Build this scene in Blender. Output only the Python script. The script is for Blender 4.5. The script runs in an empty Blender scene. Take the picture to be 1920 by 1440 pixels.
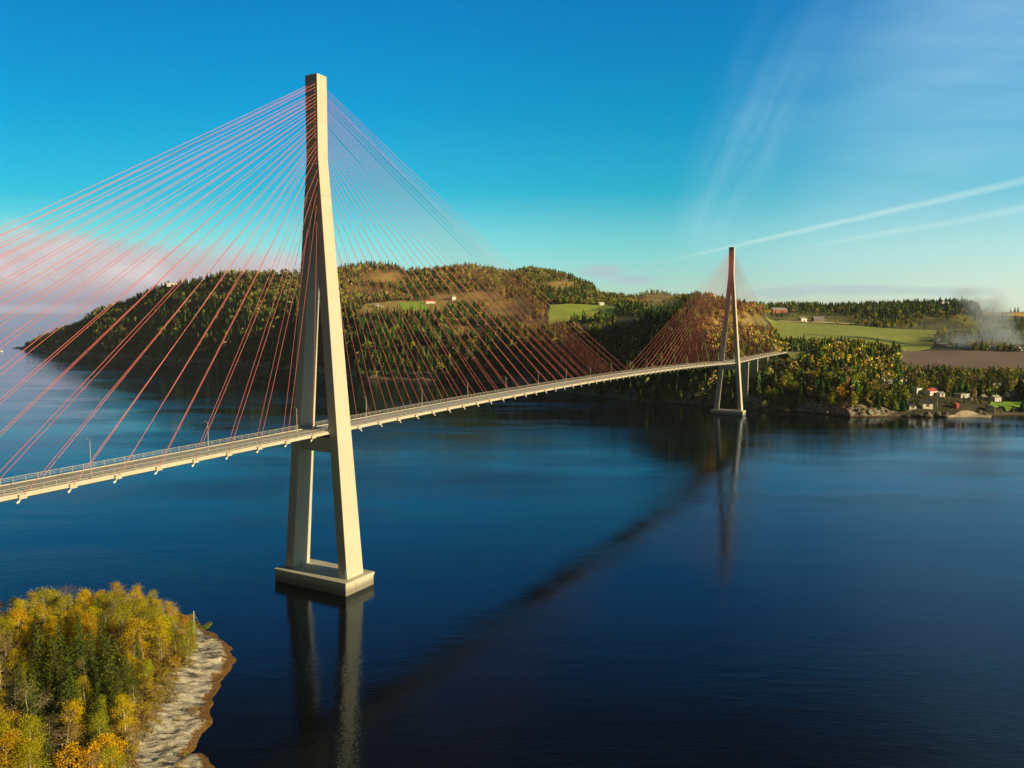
import bpy, math, random
import numpy as np
from mathutils import Vector, Matrix

scene = bpy.context.scene
COL = scene.collection
R = math.radians
random.seed(7)
rng = np.random.default_rng(11)

# ------------------------------------------------------------------ camera frame (metres, bridge axis = X)
CAM = np.array([-171.486, -161.084, 78.211])
YAW, PITCH, ROLL, F = 0.50583, -0.073258, 0.002229, 1417.69
FWH = np.array([math.cos(YAW), math.sin(YAW)])        # horizontal heading
RGT = np.array([math.sin(YAW), -math.cos(YAW)])       # to the right of it
SUN_EL, SUN_AZ = R(17.0), R(-90 + 4.0)                # low autumn sun beside the bridge
SUN_DIR = Vector((math.cos(SUN_AZ) * math.cos(SUN_EL), math.sin(SUN_AZ) * math.cos(SUN_EL), math.sin(SUN_EL)))


def elev_of(y, x=960):
    """slope above the horizon of a picture row (1920 px frame)"""
    yy = y - (x - 960) * 0.0022
    return math.tan(math.atan((720 - yy) / F) + PITCH)


def plan(x, D):
    s = (x - 960) / F
    return CAM[:2] + D * FWH + D * s * RGT


def sd(X, Y):
    dx, dy = X - CAM[0], Y - CAM[1]
    D = dx * FWH[0] + dy * FWH[1]
    t = dx * RGT[0] + dy * RGT[1]
    return t / np.where(np.abs(D) < 1, 1, D) * F + 960, D


def water_pt(x, y):
    D = CAM[2] / -elev_of(y, x)
    return plan(x, D)


# ------------------------------------------------------------------ helpers
def tag(o, label=None, cat=None, group=None, kind=None):
    if label: o['label'] = label
    if cat: o['category'] = cat
    if group: o['group'] = group
    if kind: o['kind'] = kind
    return o


def empty(name, loc, rz=0.0):
    o = bpy.data.objects.new(name, None)
    o.empty_display_size = 1
    o.location = loc
    o.rotation_euler = (0, 0, rz)
    COL.objects.link(o)
    return o


class MB:
    """collects shapes and links them as one mesh object"""
    def __init__(self):
        self.v, self.f, self.c = [], [], []

    def add(self, verts, faces, col=None):
        n = len(self.v)
        self.v += [tuple(p) for p in verts]
        self.f += [tuple(i + n for i in q) for q in faces]
        if col is not None:
            self.c += [col] * len(verts)
        return self

    def box(self, c, s, rz=0.0, taper=1.0):
        x, y, z = s[0] / 2, s[1] / 2, s[2] / 2
        ca, sa = math.cos(rz), math.sin(rz)
        vs = []
        for dz, k in ((-z, 1), (z, taper)):
            for dx, dy in ((-x, -y), (x, -y), (x, y), (-x, y)):
                px, py = dx * k, dy * k
                vs.append((c[0] + px * ca - py * sa, c[1] + px * sa + py * ca, c[2] + dz))
        return self.add(vs, [(3, 2, 1, 0), (4, 5, 6, 7), (0, 1, 5, 4), (1, 2, 6, 5), (2, 3, 7, 6), (3, 0, 4, 7)])

    def tube(self, a, b, r0, r1=None, n=6, cap=True, col=None):
        r1 = r0 if r1 is None else r1
        a, b = Vector(a), Vector(b)
        d = (b - a).normalized()
        u = d.orthogonal().normalized()
        w = d.cross(u)
        vs = []
        for p, r in ((a, r0), (b, r1)):
            for i in range(n):
                t = 2 * math.pi * i / n
                vs.append(p + u * (r * math.cos(t)) + w * (r * math.sin(t)))
        fs = [(i, (i + 1) % n, n + (i + 1) % n, n + i) for i in range(n)]
        if cap:
            fs += [tuple(range(n - 1, -1, -1)), tuple(range(n, 2 * n))]
        return self.add(vs, fs, col)

    def loft(self, rings, cap=True):
        """rings: lists of equal length of points"""
        n = len(rings[0])
        vs = [p for r in rings for p in r]
        fs = []
        for k in range(len(rings) - 1):
            for i in range(n):
                fs.append((k * n + i, k * n + (i + 1) % n, (k + 1) * n + (i + 1) % n, (k + 1) * n + i))
        if cap:
            fs += [tuple(range(n - 1, -1, -1)), tuple(range((len(rings) - 1) * n, len(rings) * n))]
        return self.add(vs, fs)

    def mesh(self, name, mat, smooth=False):
        me = bpy.data.meshes.new(name)
        me.from_pydata([tuple(map(float, p)) for p in self.v], [], self.f)
        if self.c:
            at = me.color_attributes.new('tint', 'FLOAT_COLOR', 'POINT')
            at.data.foreach_set('color', np.array([(*c[:3], 1) for c in self.c], np.float32).ravel())
        if mat: me.materials.append(mat)
        if smooth: me.shade_smooth()
        me.update()
        return me

    def build(self, name, mat, parent=None, smooth=False, bevel=0.0):
        o = bpy.data.objects.new(name, self.mesh(name, mat, smooth))
        COL.objects.link(o)
        if parent: o.parent = parent
        if bevel:
            m = o.modifiers.new('edge', 'BEVEL')
            m.width, m.segments, m.limit_method = bevel, 2, 'ANGLE'
        return o


def np_mesh(name, V, Fc, mat, colors=None, smooth=False):
    """V (n,3), Fc (m,k) all faces with k corners"""
    me = bpy.data.meshes.new(name)
    n, m, k = len(V), len(Fc), Fc.shape[1]
    me.vertices.add(n)
    me.vertices.foreach_set('co', np.ascontiguousarray(V, np.float32).ravel())
    me.loops.add(m * k)
    me.loops.foreach_set('vertex_index', np.ascontiguousarray(Fc, np.int32).ravel())
    me.polygons.add(m)
    me.polygons.foreach_set('loop_start', np.arange(0, m * k, k, dtype=np.int32))
    me.polygons.foreach_set('loop_total', np.full(m, k, np.int32))
    if smooth: me.polygons.foreach_set('use_smooth', np.ones(m, bool))
    if colors is not None:
        at = me.color_attributes.new('tint', 'FLOAT_COLOR', 'POINT')
        c4 = np.ones((n, 4), np.float32)
        c4[:, :3] = colors
        at.data.foreach_set('color', c4.ravel())
    me.materials.append(mat)
    me.update(calc_edges=True)
    return me


def link(name, me, parent=None):
    o = bpy.data.objects.new(name, me)
    COL.objects.link(o)
    if parent: o.parent = parent
    return o


def copy_tree(o, parent=None):
    c = o.copy()
    COL.objects.link(c)
    c.parent = parent
    for ch in list(o.children):
        copy_tree(ch, c)
    return c


# ------------------------------------------------------------------ node expressions
class X:
    def __init__(self, nt, s): self.nt, self.s = nt, s
    def _m(self, op, *a, clamp=False):
        n = self.nt.nodes.new('ShaderNodeMath'); n.operation = op; n.use_clamp = clamp
        for i, v in enumerate((self,) + a):
            if isinstance(v, X): self.nt.links.new(v.s, n.inputs[i])
            else: n.inputs[i].default_value = v
        return X(self.nt, n.outputs[0])
    def __add__(self, o): return self._m('ADD', o)
    __radd__ = __add__
    def __sub__(self, o): return self._m('SUBTRACT', o)
    def __rsub__(self, o): return self._m('MULTIPLY', -1.0)._m('ADD', o)
    def __mul__(self, o): return self._m('MULTIPLY', o)
    __rmul__ = __mul__
    def __truediv__(self, o): return self._m('DIVIDE', o)
    def max(self, o): return self._m('MAXIMUM', o)
    def min(self, o): return self._m('MINIMUM', o)
    def abs(self): return self._m('ABSOLUTE')
    def pow(self, o): return self._m('POWER', o)
    def clamp(self): return self._m('ADD', 0.0, clamp=True)
    def step(self, a, b):
        n = self.nt.nodes.new('ShaderNodeMapRange'); n.interpolation_type = 'SMOOTHSTEP'
        self.nt.links.new(self.s, n.inputs[0])
        for i, v in ((1, a), (2, b)):
            if isinstance(v, X): self.nt.links.new(v.s, n.inputs[i])
            else: n.inputs[i].default_value = v
        return X(self.nt, n.outputs[0])


def vdot(nt, sock, v):
    n = nt.nodes.new('ShaderNodeVectorMath'); n.operation = 'DOT_PRODUCT'
    nt.links.new(sock, n.inputs[0]); n.inputs[1].default_value = v
    return X(nt, n.outputs['Value'])


def comb(nt, *a):
    n = nt.nodes.new('ShaderNodeCombineXYZ')
    for i, v in enumerate(a):
        if isinstance(v, X): nt.links.new(v.s, n.inputs[i])
        else: n.inputs[i].default_value = v
    return n.outputs[0]


def noise(nt, vec, scale=1.0, detail=4.0, rough=0.5, out=0):
    n = nt.nodes.new('ShaderNodeTexNoise')
    if vec is not None: nt.links.new(vec, n.inputs['Vector'])
    n.inputs['Scale'].default_value = scale
    n.inputs['Detail'].default_value = detail
    n.inputs['Roughness'].default_value = rough
    return X(nt, n.outputs[out]) if out == 0 else n.outputs[out]


def mix(nt, fac, a, b, mode='MIX'):
    n = nt.nodes.new('ShaderNodeMix'); n.data_type = 'RGBA'; n.blend_type = mode
    for i, v in ((0, fac), (6, a), (7, b)):
        if isinstance(v, X): nt.links.new(v.s, n.inputs[i])
        elif isinstance(v, bpy.types.NodeSocket): nt.links.new(v, n.inputs[i])
        elif isinstance(v, (tuple, list)): n.inputs[i].default_value = (*v[:3], 1)
        else: n.inputs[i].default_value = v
    return n.outputs[2]


def srgb(r, g, b):
    f = lambda c: (c / 255 / 12.92) if c / 255 <= 0.04045 else ((c / 255 + 0.055) / 1.055) ** 2.4
    return (f(r), f(g), f(b))


def new_mat(name):
    m = bpy.data.materials.new(name); m.use_nodes = True
    nt = m.node_tree
    b = nt.nodes['Principled BSDF']
    return m, nt, b


def pos(nt):
    n = nt.nodes.new('ShaderNodeNewGeometry')
    return n.outputs['Position']


def objco(nt):
    return nt.nodes.new('ShaderNodeTexCoord').outputs['Object']


def plain(name, col, rough=0.6, metal=0.0, var=0.25, scale=1.5, bump=0.0):
    """a painted or raw surface with worn, uneven tone"""
    m, nt, b = new_mat(name)
    n = noise(nt, objco(nt), scale, 6, 0.6)
    c = mix(nt, n.step(0.3, 0.75), tuple(k * (1 - var) for k in col), tuple(min(1, k * (1 + var)) for k in col))
    nt.links.new(c, b.inputs['Base Color'])
    b.inputs['Roughness'].default_value = rough
    b.inputs['Metallic'].default_value = metal
    if bump:
        bn = nt.nodes.new('ShaderNodeBump'); bn.inputs['Strength'].default_value = bump
        nt.links.new(n.s, bn.inputs['Height']); nt.links.new(bn.outputs[0], b.inputs['Normal'])
    return m


M = {}


def concrete(name, col, form=3.0):
    m, nt, b = new_mat(name)
    p = pos(nt)
    sep = nt.nodes.new('ShaderNodeSeparateXYZ'); nt.links.new(p, sep.inputs[0])
    x, y, z = (X(nt, sep.outputs[i]) for i in range(3))
    blotch = noise(nt, p, 0.12, 6, 0.6)
    streak = noise(nt, comb(nt, x * 1.6, y * 1.6, z * 0.05), 1.0, 4, 0.6)
    grain = noise(nt, p, 2.5, 4, 0.7)
    fr = (z / form)._m('FRACT')
    joint = fr.step(0.0, 0.03) * (1.0 - fr.step(0.97, 1.0))
    lift = noise(nt, comb(nt, (z / form)._m('FLOOR') * 3.7, 0.0, 0.0), 1.0, 0)
    v = 0.80 + blotch * 0.18 + streak * 0.26 + grain * 0.10 + lift * 0.10 - 0.20
    v = v * (0.9 + joint * 0.1)
    wet = 1.0 - (z + streak * 1.6 - 0.8).step(1.0, 3.1)
    c = mix(nt, v.clamp(), (0, 0, 0), col)
    c = mix(nt, wet * 0.62, c, (0.05, 0.042, 0.03))
    nt.links.new(c, b.inputs['Base Color'])
    b.inputs['Roughness'].default_value = 0.85
    bn = nt.nodes.new('ShaderNodeBump'); bn.inputs['Strength'].default_value = 0.25; bn.inputs['Distance'].default_value = 0.08
    nt.links.new((grain + joint * 0.6).s, bn.inputs['Height']); nt.links.new(bn.outputs[0], b.inputs['Normal'])
    return m


M['concrete'] = concrete('tower_concrete', (0.60, 0.57, 0.48))
M['deck_concrete'] = concrete('deck_concrete', (0.57, 0.53, 0.46), 50.0)
M['asphalt'] = plain('worn_asphalt', (0.46, 0.44, 0.41), 0.85, var=0.14, scale=0.4)
M['paint_line'] = plain('road_paint', (0.75, 0.74, 0.70), 0.6, var=0.1)
M['cable'] = plain('red_cable', (0.66, 0.17, 0.165), 0.5, var=0.1)
M['galv'] = plain('galvanised_steel', (0.42, 0.41, 0.39), 0.45, 0.3, var=0.12)
M['white_block'] = plain('white_anchor_cap', (0.82, 0.82, 0.80), 0.5, var=0.08)
M['lamp_glass'] = plain('lamp_glass', (0.5, 0.5, 0.48), 0.2)
M['door_blue'] = plain('pale_blue_door', (0.42, 0.50, 0.55), 0.5)

# ------------------------------------------------------------------ the bridge
S = 530.0


def z_edge(x):
    """height of the lower edge of the deck fascia"""
    if x < 0: return 46.9 + 0.022 * x
    if x <= S: return 46.9 + 4.6e-5 * x * (S - x)
    t = x - S
    return 46.9 + 0.008 * t + 0.000105 * max(0, t - 20) ** 2 * (1 if t < 220 else 1)


def y_axis(x):
    t = max(0.0, x - (S + 60))
    return -0.00078 * t * t


def dpt(x, y, dz):
    """point across the deck: y to the left of the axis, dz above the fascia's lower edge"""
    e = 0.5
    sl = (y_axis(x + e) - y_axis(x - e)) / (2 * e)
    L = math.hypot(1, sl)
    return (x - sl / L * y, y_axis(x) + y / L, z_edge(x) + dz)


bridge = empty('cable_stayed_bridge', (0, 0, 0))
tag(bridge, 'concrete cable-stayed bridge on two A-shaped pylons with red stays across the fjord', 'bridge')

XS = [-200 + 5 * i for i in range(int(200 / 5))] + [5 * i for i in range(0, int(S / 5))] + [S + 4 * i for i in range(0, 49)]
HW = 5.75


def half(x):
    """the deck narrows slightly where it passes between the legs"""
    d = min(abs(x), abs(x - S))
    return HW - 0.18 * max(0, 1 - d / 9.0)


mb = MB()
rings = []
for x in XS:
    h = half(x)
    prof = [(-h, 0.86), (-h - 0.42, 0.06), (-h - 0.36, 0.0), (-1.4, -1.22), (1.4, -1.22), (h + 0.36, 0.0), (h + 0.42, 0.06), (h, 0.86)]
    rings.append([dpt(x, y, z) for y, z in prof])
mb.loft(rings)
deck = mb.build('deck', M['deck_concrete'], bridge)


def ribbon(y0, y1, z, xs=XS, step=None):
    m = MB()
    vs = []
    for x in xs:
        vs += [dpt(x, y0, z), dpt(x, y1, z)]
    m.add(vs, [(2 * i, 2 * i + 2, 2 * i + 3, 2 * i + 1)[::-1] for i in range(len(xs) - 1)])
    return m


ribbon(-4.2, 4.2, 0.875).build('road_surface', M['asphalt'], deck)
lm = MB()
for k in range(int((718 + 190) / 9)):
    x = -190 + 9 * k
    a, b_ = x, x + 3
    lm.add([dpt(a, -0.07, 0.885), dpt(b_, -0.07, 0.885), dpt(b_, 0.07, 0.885), dpt(a, 0.07, 0.885)], [(0, 1, 2, 3)])
for y in (-3.5, 3.5):
    q = ribbon(y - 0.07, y + 0.07, 0.885)
    lm.add(q.v, q.f)
lm.build('road_marking', M['paint_line'], deck)
for sgn in (-1, 1):
    k = MB()
    rr = []
    for x in XS:
        rr.append([dpt(x, sgn * 4.2, 0.866), dpt(x, sgn * 4.62, 0.866), dpt(x, sgn * 4.6, 1.06), dpt(x, sgn * 4.22, 1.06)])
    k.loft(rr)
    k.build('kerb', M['deck_concrete'], deck)
    r = MB()
    for z, rad in ((2.02, 0.06), (1.65, 0.035), (1.30, 0.035)):
        ring = []
        for x in XS:
            p = dpt(x, sgn * (half(x) - 0.16), z)
            ring.append([(p[0], p[1] - rad, p[2] - rad), (p[0], p[1] + rad, p[2] - rad), (p[0], p[1] + rad, p[2] + rad), (p[0], p[1] - rad, p[2] + rad)])
        r.loft(ring)
    x = -198.0
    while x < 722:
        p = dpt(x, sgn * (half(x) - 0.16), 0.86)
        r.box((p[0], p[1], p[2] + 0.58), (0.10, 0.10, 1.16))
        x += 2.5
    r.build('railing', M['galv'], deck)

# where the stays meet the deck, measured from a pylon
MAIN = [10.0 * k for k in range(1, 27)]
SIDE = [10.0 * k for k in range(1, 11)] + [109.0, 118, 127, 136, 145, 153, 160.5, 167, 172.5, 177, 181]
row = [208, 230, 252, 272, 295, 317, 340, 362, 382, 404, 428, 453, 475, 500, 525, 549, 580, 608, 640, 678, 716, 763, 823]
ZT = [152 - ((100 + q / 3.6) - 139) * 0.161 for q in row][::-1]
ZT = [111.5, 115.0, 118.0] + ZT      # lowest first


def x_half(z): return 2.05 if z >= 128 else 2.05 + (128 - z) / 124 * 1.6
def y_out(z): return 2.35 if z >= 128 else 2.35 + (128 - z) / 124 * 10.2


def anchor_mesh(sx):
    m = MB()
    m.box((0, 0, 0.28), (1.5, 0.62, 0.85), 0, 1.0)
    m.tube((-sx * -0.35, 0.0, -0.12), (sx * 0.75, -0.02, -0.62), 0.2, 0.17, 8)
    return m


def cap_mesh(sx):
    m = MB()
    m.tube((sx * 0.70, -0.02, -0.58), (sx * 1.15, -0.03, -0.88), 0.21, 0.21, 8)
    return m


anchors = []
for tx, dirs in ((0, ((-1, SIDE), (1, MAIN))), (S, ((-1, MAIN), (1, SIDE)))):
    for d, lst in dirs:
        for a in lst:
            anchors.append((tx + d * a, d))
am = {d: anchor_mesh(d).mesh('anchor_block', M['deck_concrete']) for d in (-1, 1)}
cm = {d: cap_mesh(d).mesh('cable_cap', M['white_block']) for d in (-1, 1)}
ranked = sorted((a for a in anchors if a[0] > -125), key=lambda a: abs(a[0] + 60))
for xa, d in ranked[:85]:
    o = link('anchor_block', am[d], deck)
    o.location = dpt(xa, -half(xa) - 0.45, -0.06)
    if abs(xa) < 280:
        pass
stuffm = MB()
for xa, d in anchors:
    if (xa, d) not in ranked[:85]:
        p = dpt(xa, -half(xa) - 0.45, -0.06)
        q = anchor_mesh(d); stuffm.add([(v[0] + p[0], v[1] + p[1], v[2] + p[2]) for v in q.v], q.f)
    p = dpt(xa, half(xa) + 0.45, -0.06)
    q = anchor_mesh(d); stuffm.add([(v[0] + p[0], v[1] + p[1], v[2] + p[2]) for v in q.v], q.f)
tag(stuffm.build('anchor_row', M['deck_concrete'], deck), kind='stuff')
capm = MB()
for xa, d in anchors:
    for sg in (-1, 1):
        p = dpt(xa, sg * (half(xa) + 0.45), -0.06)
        q = cap_mesh(d); capm.add([(v[0] + p[0], v[1] + p[1] , v[2] + p[2]) for v in q.v], q.f)
tag(capm.build('cable_cap', M['white_block'], deck), kind='stuff')


def tower(tx, label):
    hz0 = 117.0
    # head: the solid upper shaft
    m = MB()
    rings = []
    for z in (hz0, 122.0, 128.0, 140.0, 152.0):
        a, b = x_half(z), y_out(z)
        rings.append([(tx - a, -b, z), (tx + a, -b, z), (tx + a, b, z), (tx - a, b, z)])
    m.loft(rings)
    head = m.build('tower', M['concrete'], bridge, bevel=0.12)
    head['label'] = label
    for sg in (-1, 1):
        m = MB()
        rings = []
        for z in (3.95, 30.0, 60.0, 90.0, hz0 - 0.004):
            a, bo = x_half(z), y_out(z)
            bi = max(0.0, bo - 3.24) if z < hz0 - 1 else 0.03
            if z >= hz0 - 1: bi = 0.02
            ya, yb = sorted((sg * bi, sg * bo))
            rings.append([(tx - a, ya, z), (tx + a, ya, z), (tx + a, yb, z), (tx - a, yb, z)])
        m.loft(rings)
        m.build('leg', M['concrete'], head, bevel=0.1)
    m = MB()
    zb, zt2 = 41.2, 45.62
    yi, yj = y_out(zb) - 3.3, y_out(zt2) - 3.3
    m.loft([[(tx - 2.4, -yi, zb), (tx + 2.4, -yi, zb), (tx + 2.4, yi, zb), (tx - 2.4, yi, zb)],
            [(tx - 2.4, -yj, zt2), (tx + 2.4, -yj, zt2), (tx + 2.4, yj, zt2), (tx - 2.4, yj, zt2)]])
    m.build('crossbeam', M['concrete'], head)
    m = MB()
    m.box((tx, 0, 0.5), (12.6, 28.6, 5.0))
    m.box((tx, 0, 3.45), (13.0, 29.0, 0.98))
    m.build('pedestal', M['concrete'], head, bevel=0.08)
    # door panels at the foot of the legs
    for (y, z0) in ((-11.4, 6.0),):
        d = MB(); a = x_half(6)
        d.box((tx - a - 0.03, y, 5.4), (0.12, 1.0, 2.6))
        d.build('access_door', M['door_blue'], head)
    d = MB()
    d.box((tx + 0.3, y_out(5.6) - 3.28, 5.6), (1.4, 0.16, 3.0))
    d.build('access_door', M['door_blue'], head)
    return head


head_near = tower(0.0, 'nearer pylon with its right-hand faces in low sun')
head_far = tower(S, 'farther pylon beside the wooded shore')
sock = MB(); sock.tube((0, 0, 0), (-0.3, 0, -0.06), 0.14, 0.14, 8)
sock_me = sock.mesh('cable_socket', M['galv'])


def stay_list():
    out = []
    for tx in (0.0, S):
        for d in (-1, 1):
            lst = (SIDE if (d < 0) == (tx == 0.0) else MAIN)
            for sg in (-1, 1):
                for i, a in enumerate(lst):
                    if len(lst) < 26 and i > 2: i = 3 + round((i - 3) * 22 / (len(lst) - 4))
                    z = ZT[i]
                    yt = sg * (y_out(z) - 0.95)
                    if i < 3: yt = sg * 1.6
                    A = (tx + d * (x_half(z) - 0.1), yt, z)
                    xa = tx + d * a
                    p = dpt(xa, sg * (half(xa) + 0.2), 0.1)
                    out.append((tx, d, sg, i, A, p))
    return out


def stay_geom(m, A, B, rad):
    A, B = Vector(A), Vector(B)
    n = 7
    L = (B - A).length
    sag = L * L / 60000.0
    pts = [A.lerp(B, k / n) - Vector((0, 0, 4 * sag * (k / n) * (1 - k / n))) for k in range(n + 1)]
    d = (B - A).normalized(); u = d.orthogonal().normalized(); w = d.cross(u)
    m.loft([[p + u * (rad * math.cos(t)) + w * (rad * math.sin(t)) for t in (0, 1.571, 3.1416, 4.712)] for p in pts])


stays = stay_list()
near_st = [q for q in stays if q[0] == 0.0]
far_st = [q for q in stays if q[0] != 0.0]
near_st.sort(key=lambda q: -q[3] - (0.5 if q[2] < 0 else 0))
for q in near_st[:94]:
    m = MB(); stay_geom(m, q[4], q[5], 0.058 if q[1] < 0 else 0.05)
    m.build('stay_cable', M['cable'], bridge)
m = MB()
for q in near_st[94:]: stay_geom(m, q[4], q[5], 0.06)
for q in far_st: stay_geom(m, q[4], q[5], 0.06)
tag(m.build('stay_fan', M['cable'], bridge), kind='stuff')
for z in ZT[3:]:
    for sg in (-1, 1):
        o = link('cable_socket', sock_me, head_near)
        o.location = (-x_half(z), sg * (y_out(z) - 0.95), z + 0.02)

for k, (xp, zb) in enumerate(((S + 66, 12), (S + 104, 28), (S + 140, 40), (S + 168, 44), (-150, 16), (-192, 18))):
    m = MB()
    c = dpt(xp, 0, -1.2)
    sl = math.atan2(y_axis(xp + .5) - y_axis(xp - .5), 1)
    m.box((c[0], c[1], (c[2] + zb - 14) / 2), (1.9, 7.2, c[2] - zb + 14), sl)
    m.build('pier', M['concrete'], bridge)

# ------------------------------------------------------------------ street lamps on the deck
def make_lamp():
    root = empty('street_lamp', (0, 0, 0))
    m = MB(); m.tube((0, 0, 0), (0, 0, 8.2), 0.11, 0.07, 8); m.box((0, 0, 0.1), (0.34, 0.34, 0.2)); m.build('pole', M['galv'], root)
    m = MB(); m.tube((0, 0, 8.15), (0, 0.8, 8.4), 0.05, 0.045, 6); m.build('arm', M['galv'], root)
    m = MB(); m.box((0, 1.1, 8.4), (0.22, 0.6, 0.14), 0, 0.8); m.build('lamp_head', M['lamp_glass'], root)
    return root


ORD = ['first', 'second', 'third', 'fourth', 'fifth', 'sixth', 'seventh', 'eighth', 'ninth', 'tenth', 'eleventh', 'twelfth', 'thirteenth', 'fourteenth', 'fifteenth', 'sixteenth', 'seventeenth', 'eighteenth', 'nineteenth', 'twentieth']
lamp0 = make_lamp()
first = True
for k in range(27):
    xl = -75.5 + 30 * k
    o = lamp0 if first else copy_tree(lamp0)
    first = False
    o.location = dpt(xl, -half(xl) + 0.42, 0.86)
    if xl < 0: lab = 'slim grey street lamp on the deck, %s to the left of the nearer pylon' % ORD[int((-xl) // 30)]
    elif xl < 265: lab = 'slim grey street lamp on the deck, %s after the nearer pylon towards midspan' % ORD[int(xl // 30)]
    elif xl < S: lab = 'slim grey street lamp on the deck, %s before the farther pylon counting back to midspan' % ORD[int((S - xl) // 30)]
    else: lab = 'slim grey street lamp on the deck, %s beyond the farther pylon towards the woods' % ORD[int((xl - S) // 30)]
    tag(o, lab, 'street lamp', 'street lamps along the bridge deck')

# ------------------------------------------------------------------ far shore: terrain
# columns: picture column, then feature points shore / bank / upper bank / plateau edge / plateau back / ridge / behind,
# each (row of the ground, depth)
def Y(y, D): return ('y', y, D)
def Z(z, D): return ('z', z, D)


COLS = [
    (-150, [Z(-6, 3000), Z(-6, 3020), Z(-6, 3050), Z(-6, 3080), Z(-6, 3110), Z(-6, 3150), Z(-8, 3300)]),
    (15,   [Z(-4, 2800), Z(-4, 2820), Z(-4, 2850), Z(-4, 2880), Z(-4, 2900), Z(-4, 2930), Z(-8, 3100)]),
    (36,   [Z(0, 2780), Z(4, 2800), Z(6, 2830), Z(7, 2850), Z(6, 2870), Z(3, 2900), Z(-8, 3050)]),
    (70,   [Y(662, 2410), Y(656, 2420), Y(650, 2450), Y(646, 2500), Y(643, 2560), Y(641, 2640), Z(-8, 2900)]),
    (120,  [Y(668, 2140), Y(660, 2160), Y(650, 2190), Y(638, 2230), Y(629, 2290), Y(622, 2370), Z(-8, 2800)]),
    (165,  [Y(671, 2010), Y(660, 2030), Y(645, 2060), Y(625, 2110), Y(615, 2170), Y(606, 2250), Z(-4, 2800)]),
    (205,  [Y(673, 1940), Y(658, 1960), Y(635, 2000), Y(610, 2060), Y(595, 2130), Y(581, 2220), Z(20, 2800)]),
    (250,  [Y(675, 1880), Y(660, 1900), Y(630, 1950), Y(605, 2010), Y(585, 2080), Y(567, 2180), Z(30, 2800)]),
    (310,  [Y(679, 1760), Y(662, 1785), Y(625, 1850), Y(595, 1920), Y(565, 1990), Y(542, 2080), Z(40, 2700)]),
    (400,  [Y(685, 1607), Y(668, 1635), Y(625, 1710), Y(590, 1790), Y(555, 1880), Y(524, 1980), Z(60, 2600)]),
    (480,  [Y(690, 1500), Y(672, 1530), Y(625, 1610), Y(590, 1690), Y(550, 1790), Y(517, 1900), Z(80, 2600)]),
    (560,  [Y(697, 1375), Y(676, 1400), Y(628, 1490), Y(590, 1580), Y(555, 1700), Y(516, 1850), Z(90, 2600)]),
    (640,  [Y(706, 1232), Y(684, 1262), Y(625, 1350), Y(588, 1420), Y(568, 1600), Y(508, 1900), Z(110, 2600)]),
    (690,  [Y(711, 1167), Y(690, 1195), Y(628, 1290), Y(585, 1380), Y(568, 1600), Y(502, 1950), Z(110, 2600)]),
    (760,  [Y(713, 1143), Y(690, 1175), Y(628, 1275), Y(585, 1380), Y(568, 1600), Y(509, 1950), Z(110, 2600)]),
    (870,  [Y(717, 1098), Y(695, 1125), Y(632, 1220), Y(592, 1340), Y(570, 1560), Y(505, 1900), Z(110, 2600)]),
    (950,  [Y(722, 1046), Y(700, 1072), Y(640, 1165), Y(603, 1260), Y(575, 1500), Y(516, 1880), Z(110, 2600)]),
    (1040, [Y(735, 932), Y(705, 965), Y(648, 1060), Y(604, 1200), Y(571, 1440), Y(518, 1900), Z(110, 2600)]),
    (1120, [Y(745, 860), Y(705, 900), Y(650, 990), Y(607, 1110), Y(569, 1450), Y(548, 1860), Z(110, 2600)]),
    (1190, [Y(752, 815), Y(700, 850), Y(645, 925), Y(602, 1030), Y(571, 1400), Y(557, 1750), Z(110, 2600)]),
    (1250, [Y(756, 792), Y(700, 825), Y(640, 880), Y(600, 960), Y(572, 1250), Y(557, 2100), Z(110, 2600)]),
    (1320, [Y(761, 765), Y(705, 795), Y(640, 850), Y(595, 920), Y(562, 1010), Y(568, 1250), Z(60, 2400)]),
    (1400, [Y(767, 735), Y(715, 765), Y(668, 830), Y(625, 930), Y(578, 1040), Y(584, 1250), Z(80, 2400)]),
    (1440, [Y(769, 725), Y(725, 752), Y(672, 820), Y(648, 930), Y(600, 1480), Y(577, 1900), Z(120, 2500)]),
    (1490, [Y(771, 718), Y(738, 738), Y(690, 790), Y(652, 930), Y(603, 1480), Y(574, 1880), Z(120, 2500)]),
    (1545, [Y(776, 694), Y(750, 712), Y(695, 780), Y(655, 930), Y(605, 1480), Y(577, 1880), Z(120, 2500)]),
    (1600, [Y(781, 672), Y(762, 690), Y(705, 780), Y(660, 930), Y(606, 1480), Y(576, 1850), Z(120, 2500)]),
    (1700, [Y(779, 681), Y(761, 700), Y(722, 775), Y(689, 866), Y(612, 1420), Y(571, 1750), Z(110, 2500)]),
    (1800, [Y(781, 674), Y(764, 694), Y(728, 770), Y(692, 866), Y(612, 1400), Y(567, 1740), Z(110, 2500)]),
    (1850, [Y(779, 681), Y(766, 700), Y(730, 775), Y(694, 866), Y(612, 1400), Y(585, 1780), Z(105, 2500)]),
    (1920, [Y(777, 688), Y(762, 710), Y(728, 785), Y(696, 866), Y(612, 1400), Y(584, 1800), Z(110, 2500)]),
    (2300, [Y(775, 700), Y(760, 722), Y(728, 790), Y(696, 870), Y(612, 1400), Y(584, 1800), Z(110, 2500)]),
]
CX = np.array([c[0] for c in COLS], float)
CT = np.zeros((len(COLS), 7, 2))
for i, (x, fs) in enumerate(COLS):
    for j, q in enumerate(fs):
        CT[i, j] = (q[2], q[1] if q[0] == 'z' else CAM[2] + elev_of(q[1], x) * q[2])
    if x >= 70: CT[i, 0, 1] = 0.0
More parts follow.
